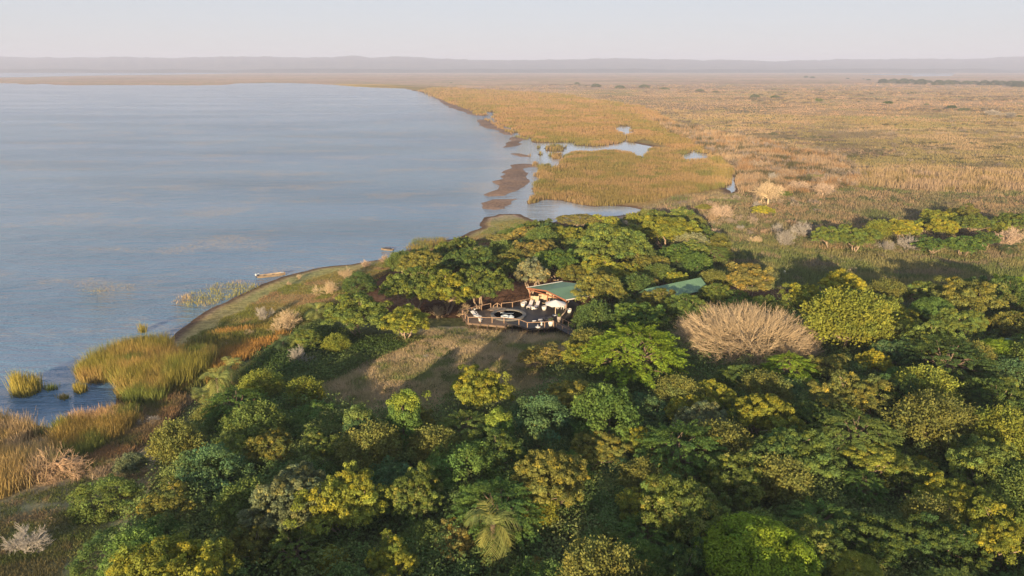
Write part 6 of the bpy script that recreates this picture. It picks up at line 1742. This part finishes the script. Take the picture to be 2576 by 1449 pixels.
thickets('plain_thicket', 'grey and brown thickets strung across the far plain', [(1300, 214), (1700, 212), (3000, 250), (3000, 300), (2200, 285), (1700, 240)], 420, 91, GREY, thr=.52)
thickets('plain_thicket', 'brown brush between the marsh and the middle plain', [(1640, 300), (1900, 300), (2250, 380), (2180, 480), (2020, 500), (1880, 430), (1780, 380)], 520, 92, GREY, thr=.47, sc=16, h=(.7, 1.7))
thickets('plain_thicket', 'dark belts of brush on the middle plain at the right', [(1950, 300), (3000, 300), (3000, 460), (2200, 450), (2100, 380)], 260, 93, ((0.13, 0.12, 0.07), (0.20, 0.17, 0.10), (0.11, 0.125, 0.06)), thr=.58, sc=30, h=(.5, 1.4))
thickets('plain_thicket', 'dark curved line of brush along the old channel on the plain', [(2105, 385), (2150, 390), (2140, 430), (2200, 470), (2150, 500), (2080, 470), (2060, 420)], 200, 94, ((0.11, 0.12, 0.05), (0.16, 0.15, 0.07), (0.11, 0.125, 0.06)), thr=.1, sc=30, h=(.6, 1.5))

q = pick_px(g, [(230, 1180), (300, 1100), (400, 1020), (480, 985), (470, 1010), (380, 1090), (300, 1170), (250, 1215)], 1700, 1.0, .2, 8)
blades('tall_grass', 'pale matted dry brush lining the shore between reeds and forest', q, .7, .06, 6, palette(q, (0.42, 0.35, 0.27), (0.34, 0.27, 0.18), None, 4, 85), .35, .6, seed=85)

def understorey():
    """tall bushes and saplings knitting the crowns together: rounded masses reaching two to four metres"""
    rng = np.random.default_rng(101)
    Z = np.array([(330, 1330), (450, 1120), (600, 1010), (820, 1040), (1100, 1060), (1350, 1020), (1450, 940), (1560, 760), (1800, 760), (2100, 770), (2800, 760), (3000, 1000), (3100, 1800), (150, 1800)], float)
    x, y = at(Z[:, 0], Z[:, 1], 2.5); Wd = np.stack([x, y], 1)
    a = rng.uniform(-60, 110, 6000); b = rng.uniform(24, 165, 6000)
    px, py = proj(a, b, np.full(a.shape, 5.0))
    m = inpoly(a, b, Wd) & ~inpoly(px, py, MEADOW) & ~inpoly(px, py, [(1690, 720), (2070, 720), (2070, 900), (1690, 900)]) & ~((np.abs(a - DECKC[0]) < 14) & (np.abs(b - DECKC[1]) < 13)) & (py > 830)
    q = np.stack([a[m], b[m]], 1)[:1500]; z = height(q[:, 0], q[:, 1])
    k = 4; i = np.repeat(np.arange(len(q)), k); hh = rng.uniform(1.0, 3.4, len(q))
    C = np.stack([q[i, 0] + rng.normal(size=len(i)) * .8, q[i, 1] + rng.normal(size=len(i)) * .8, z[i] + hh[i] * rng.uniform(.5, 1, len(i))], 1)
    t = palette(q, (0.12, 0.185, 0.06), (0.18, 0.225, 0.07), (0.24, 0.265, 0.085), 9, 103) * rng.uniform(.75, 1.25, (len(q), 1))
    L = Leaves(102); L.balls(C, rng.uniform(.45, 1.0, len(i)), 74, .2, t[i], flat=(1.1, 1.1, 1.0), jit=.9, shell=(.6, 1.08))
    tag(link('understorey', L.mesh('understorey', M_GRASS)), 'tall green bushes and saplings knitting the forest crowns together', kind='stuff')
understorey()

def dry_brush(name, label, poly, n, seed, cols, size=(.7, 1.5)):
    """mass of leafless brush: one twiggy bush shape repeated, turned and resized"""
    tmpl = T_dead(200 + seed, depth=2, n=7, minr=0.035, rad=.06)[0]
    V0 = np.zeros(len(tmpl.vertices) * 3); tmpl.vertices.foreach_get('co', V0); V0 = V0.reshape(-1, 3)
    F0 = np.zeros(len(tmpl.polygons) * 4, int); tmpl.polygons.foreach_get('vertices', F0); F0 = F0.reshape(-1, 4)
    rng = np.random.default_rng(seed); q = pick_px(rng, poly, n * 3, .5, 1.5, 10)
    q = q[fbm(q[:, 0], q[:, 1], 16, 3, seed) > .47][:n]; z = height(q[:, 0], q[:, 1])
    Vs = []; Cs = []; c = palette(q, *cols, 9, seed)
    for i, (x, y) in enumerate(q):
        a = rng.uniform(0, 6.28); s_ = rng.uniform(*size) * math.sqrt(max(1, math.hypot(x, y) / 260)); ca, sa = math.cos(a) * s_, math.sin(a) * s_
        Vs.append(np.stack([V0[:, 0] * ca - V0[:, 1] * sa + x, V0[:, 0] * sa + V0[:, 1] * ca + y, V0[:, 2] * s_ * .8 + z[i]], 1)); Cs.append(np.tile(c[i] * rng.uniform(.8, 1.2), (len(V0), 1)))
    F = np.concatenate([F0 + i * len(V0) for i in range(len(q))])
    tag(link(name, mesh_np(name, np.concatenate(Vs), F, M_GRASS, np.concatenate(Cs))), label, kind='stuff')
ASH = ((0.42, 0.34, 0.26), (0.34, 0.29, 0.25), (0.50, 0.36, 0.25))
dry_brush('dry_brush', 'grey-tan leafless brush in a belt between the marsh and the plain', [(1660, 310), (1850, 340), (2130, 395), (2180, 470), (2080, 505), (1880, 480), (1850, 420), (1770, 375)], 300, 3, ASH)
dry_brush('dry_brush', 'grey-tan leafless brush dotted through the shaded scrub', [(1700, 520), (1860, 490), (2080, 500), (2040, 620), (1800, 600)], 60, 4, ASH, (.5, 1.1))
dry_brush('dry_brush', 'low grey brush scattered over the right of the plain', [(2200, 300), (3000, 290), (3000, 480), (2250, 470)], 150, 5, ASH, (.4, 1.0))
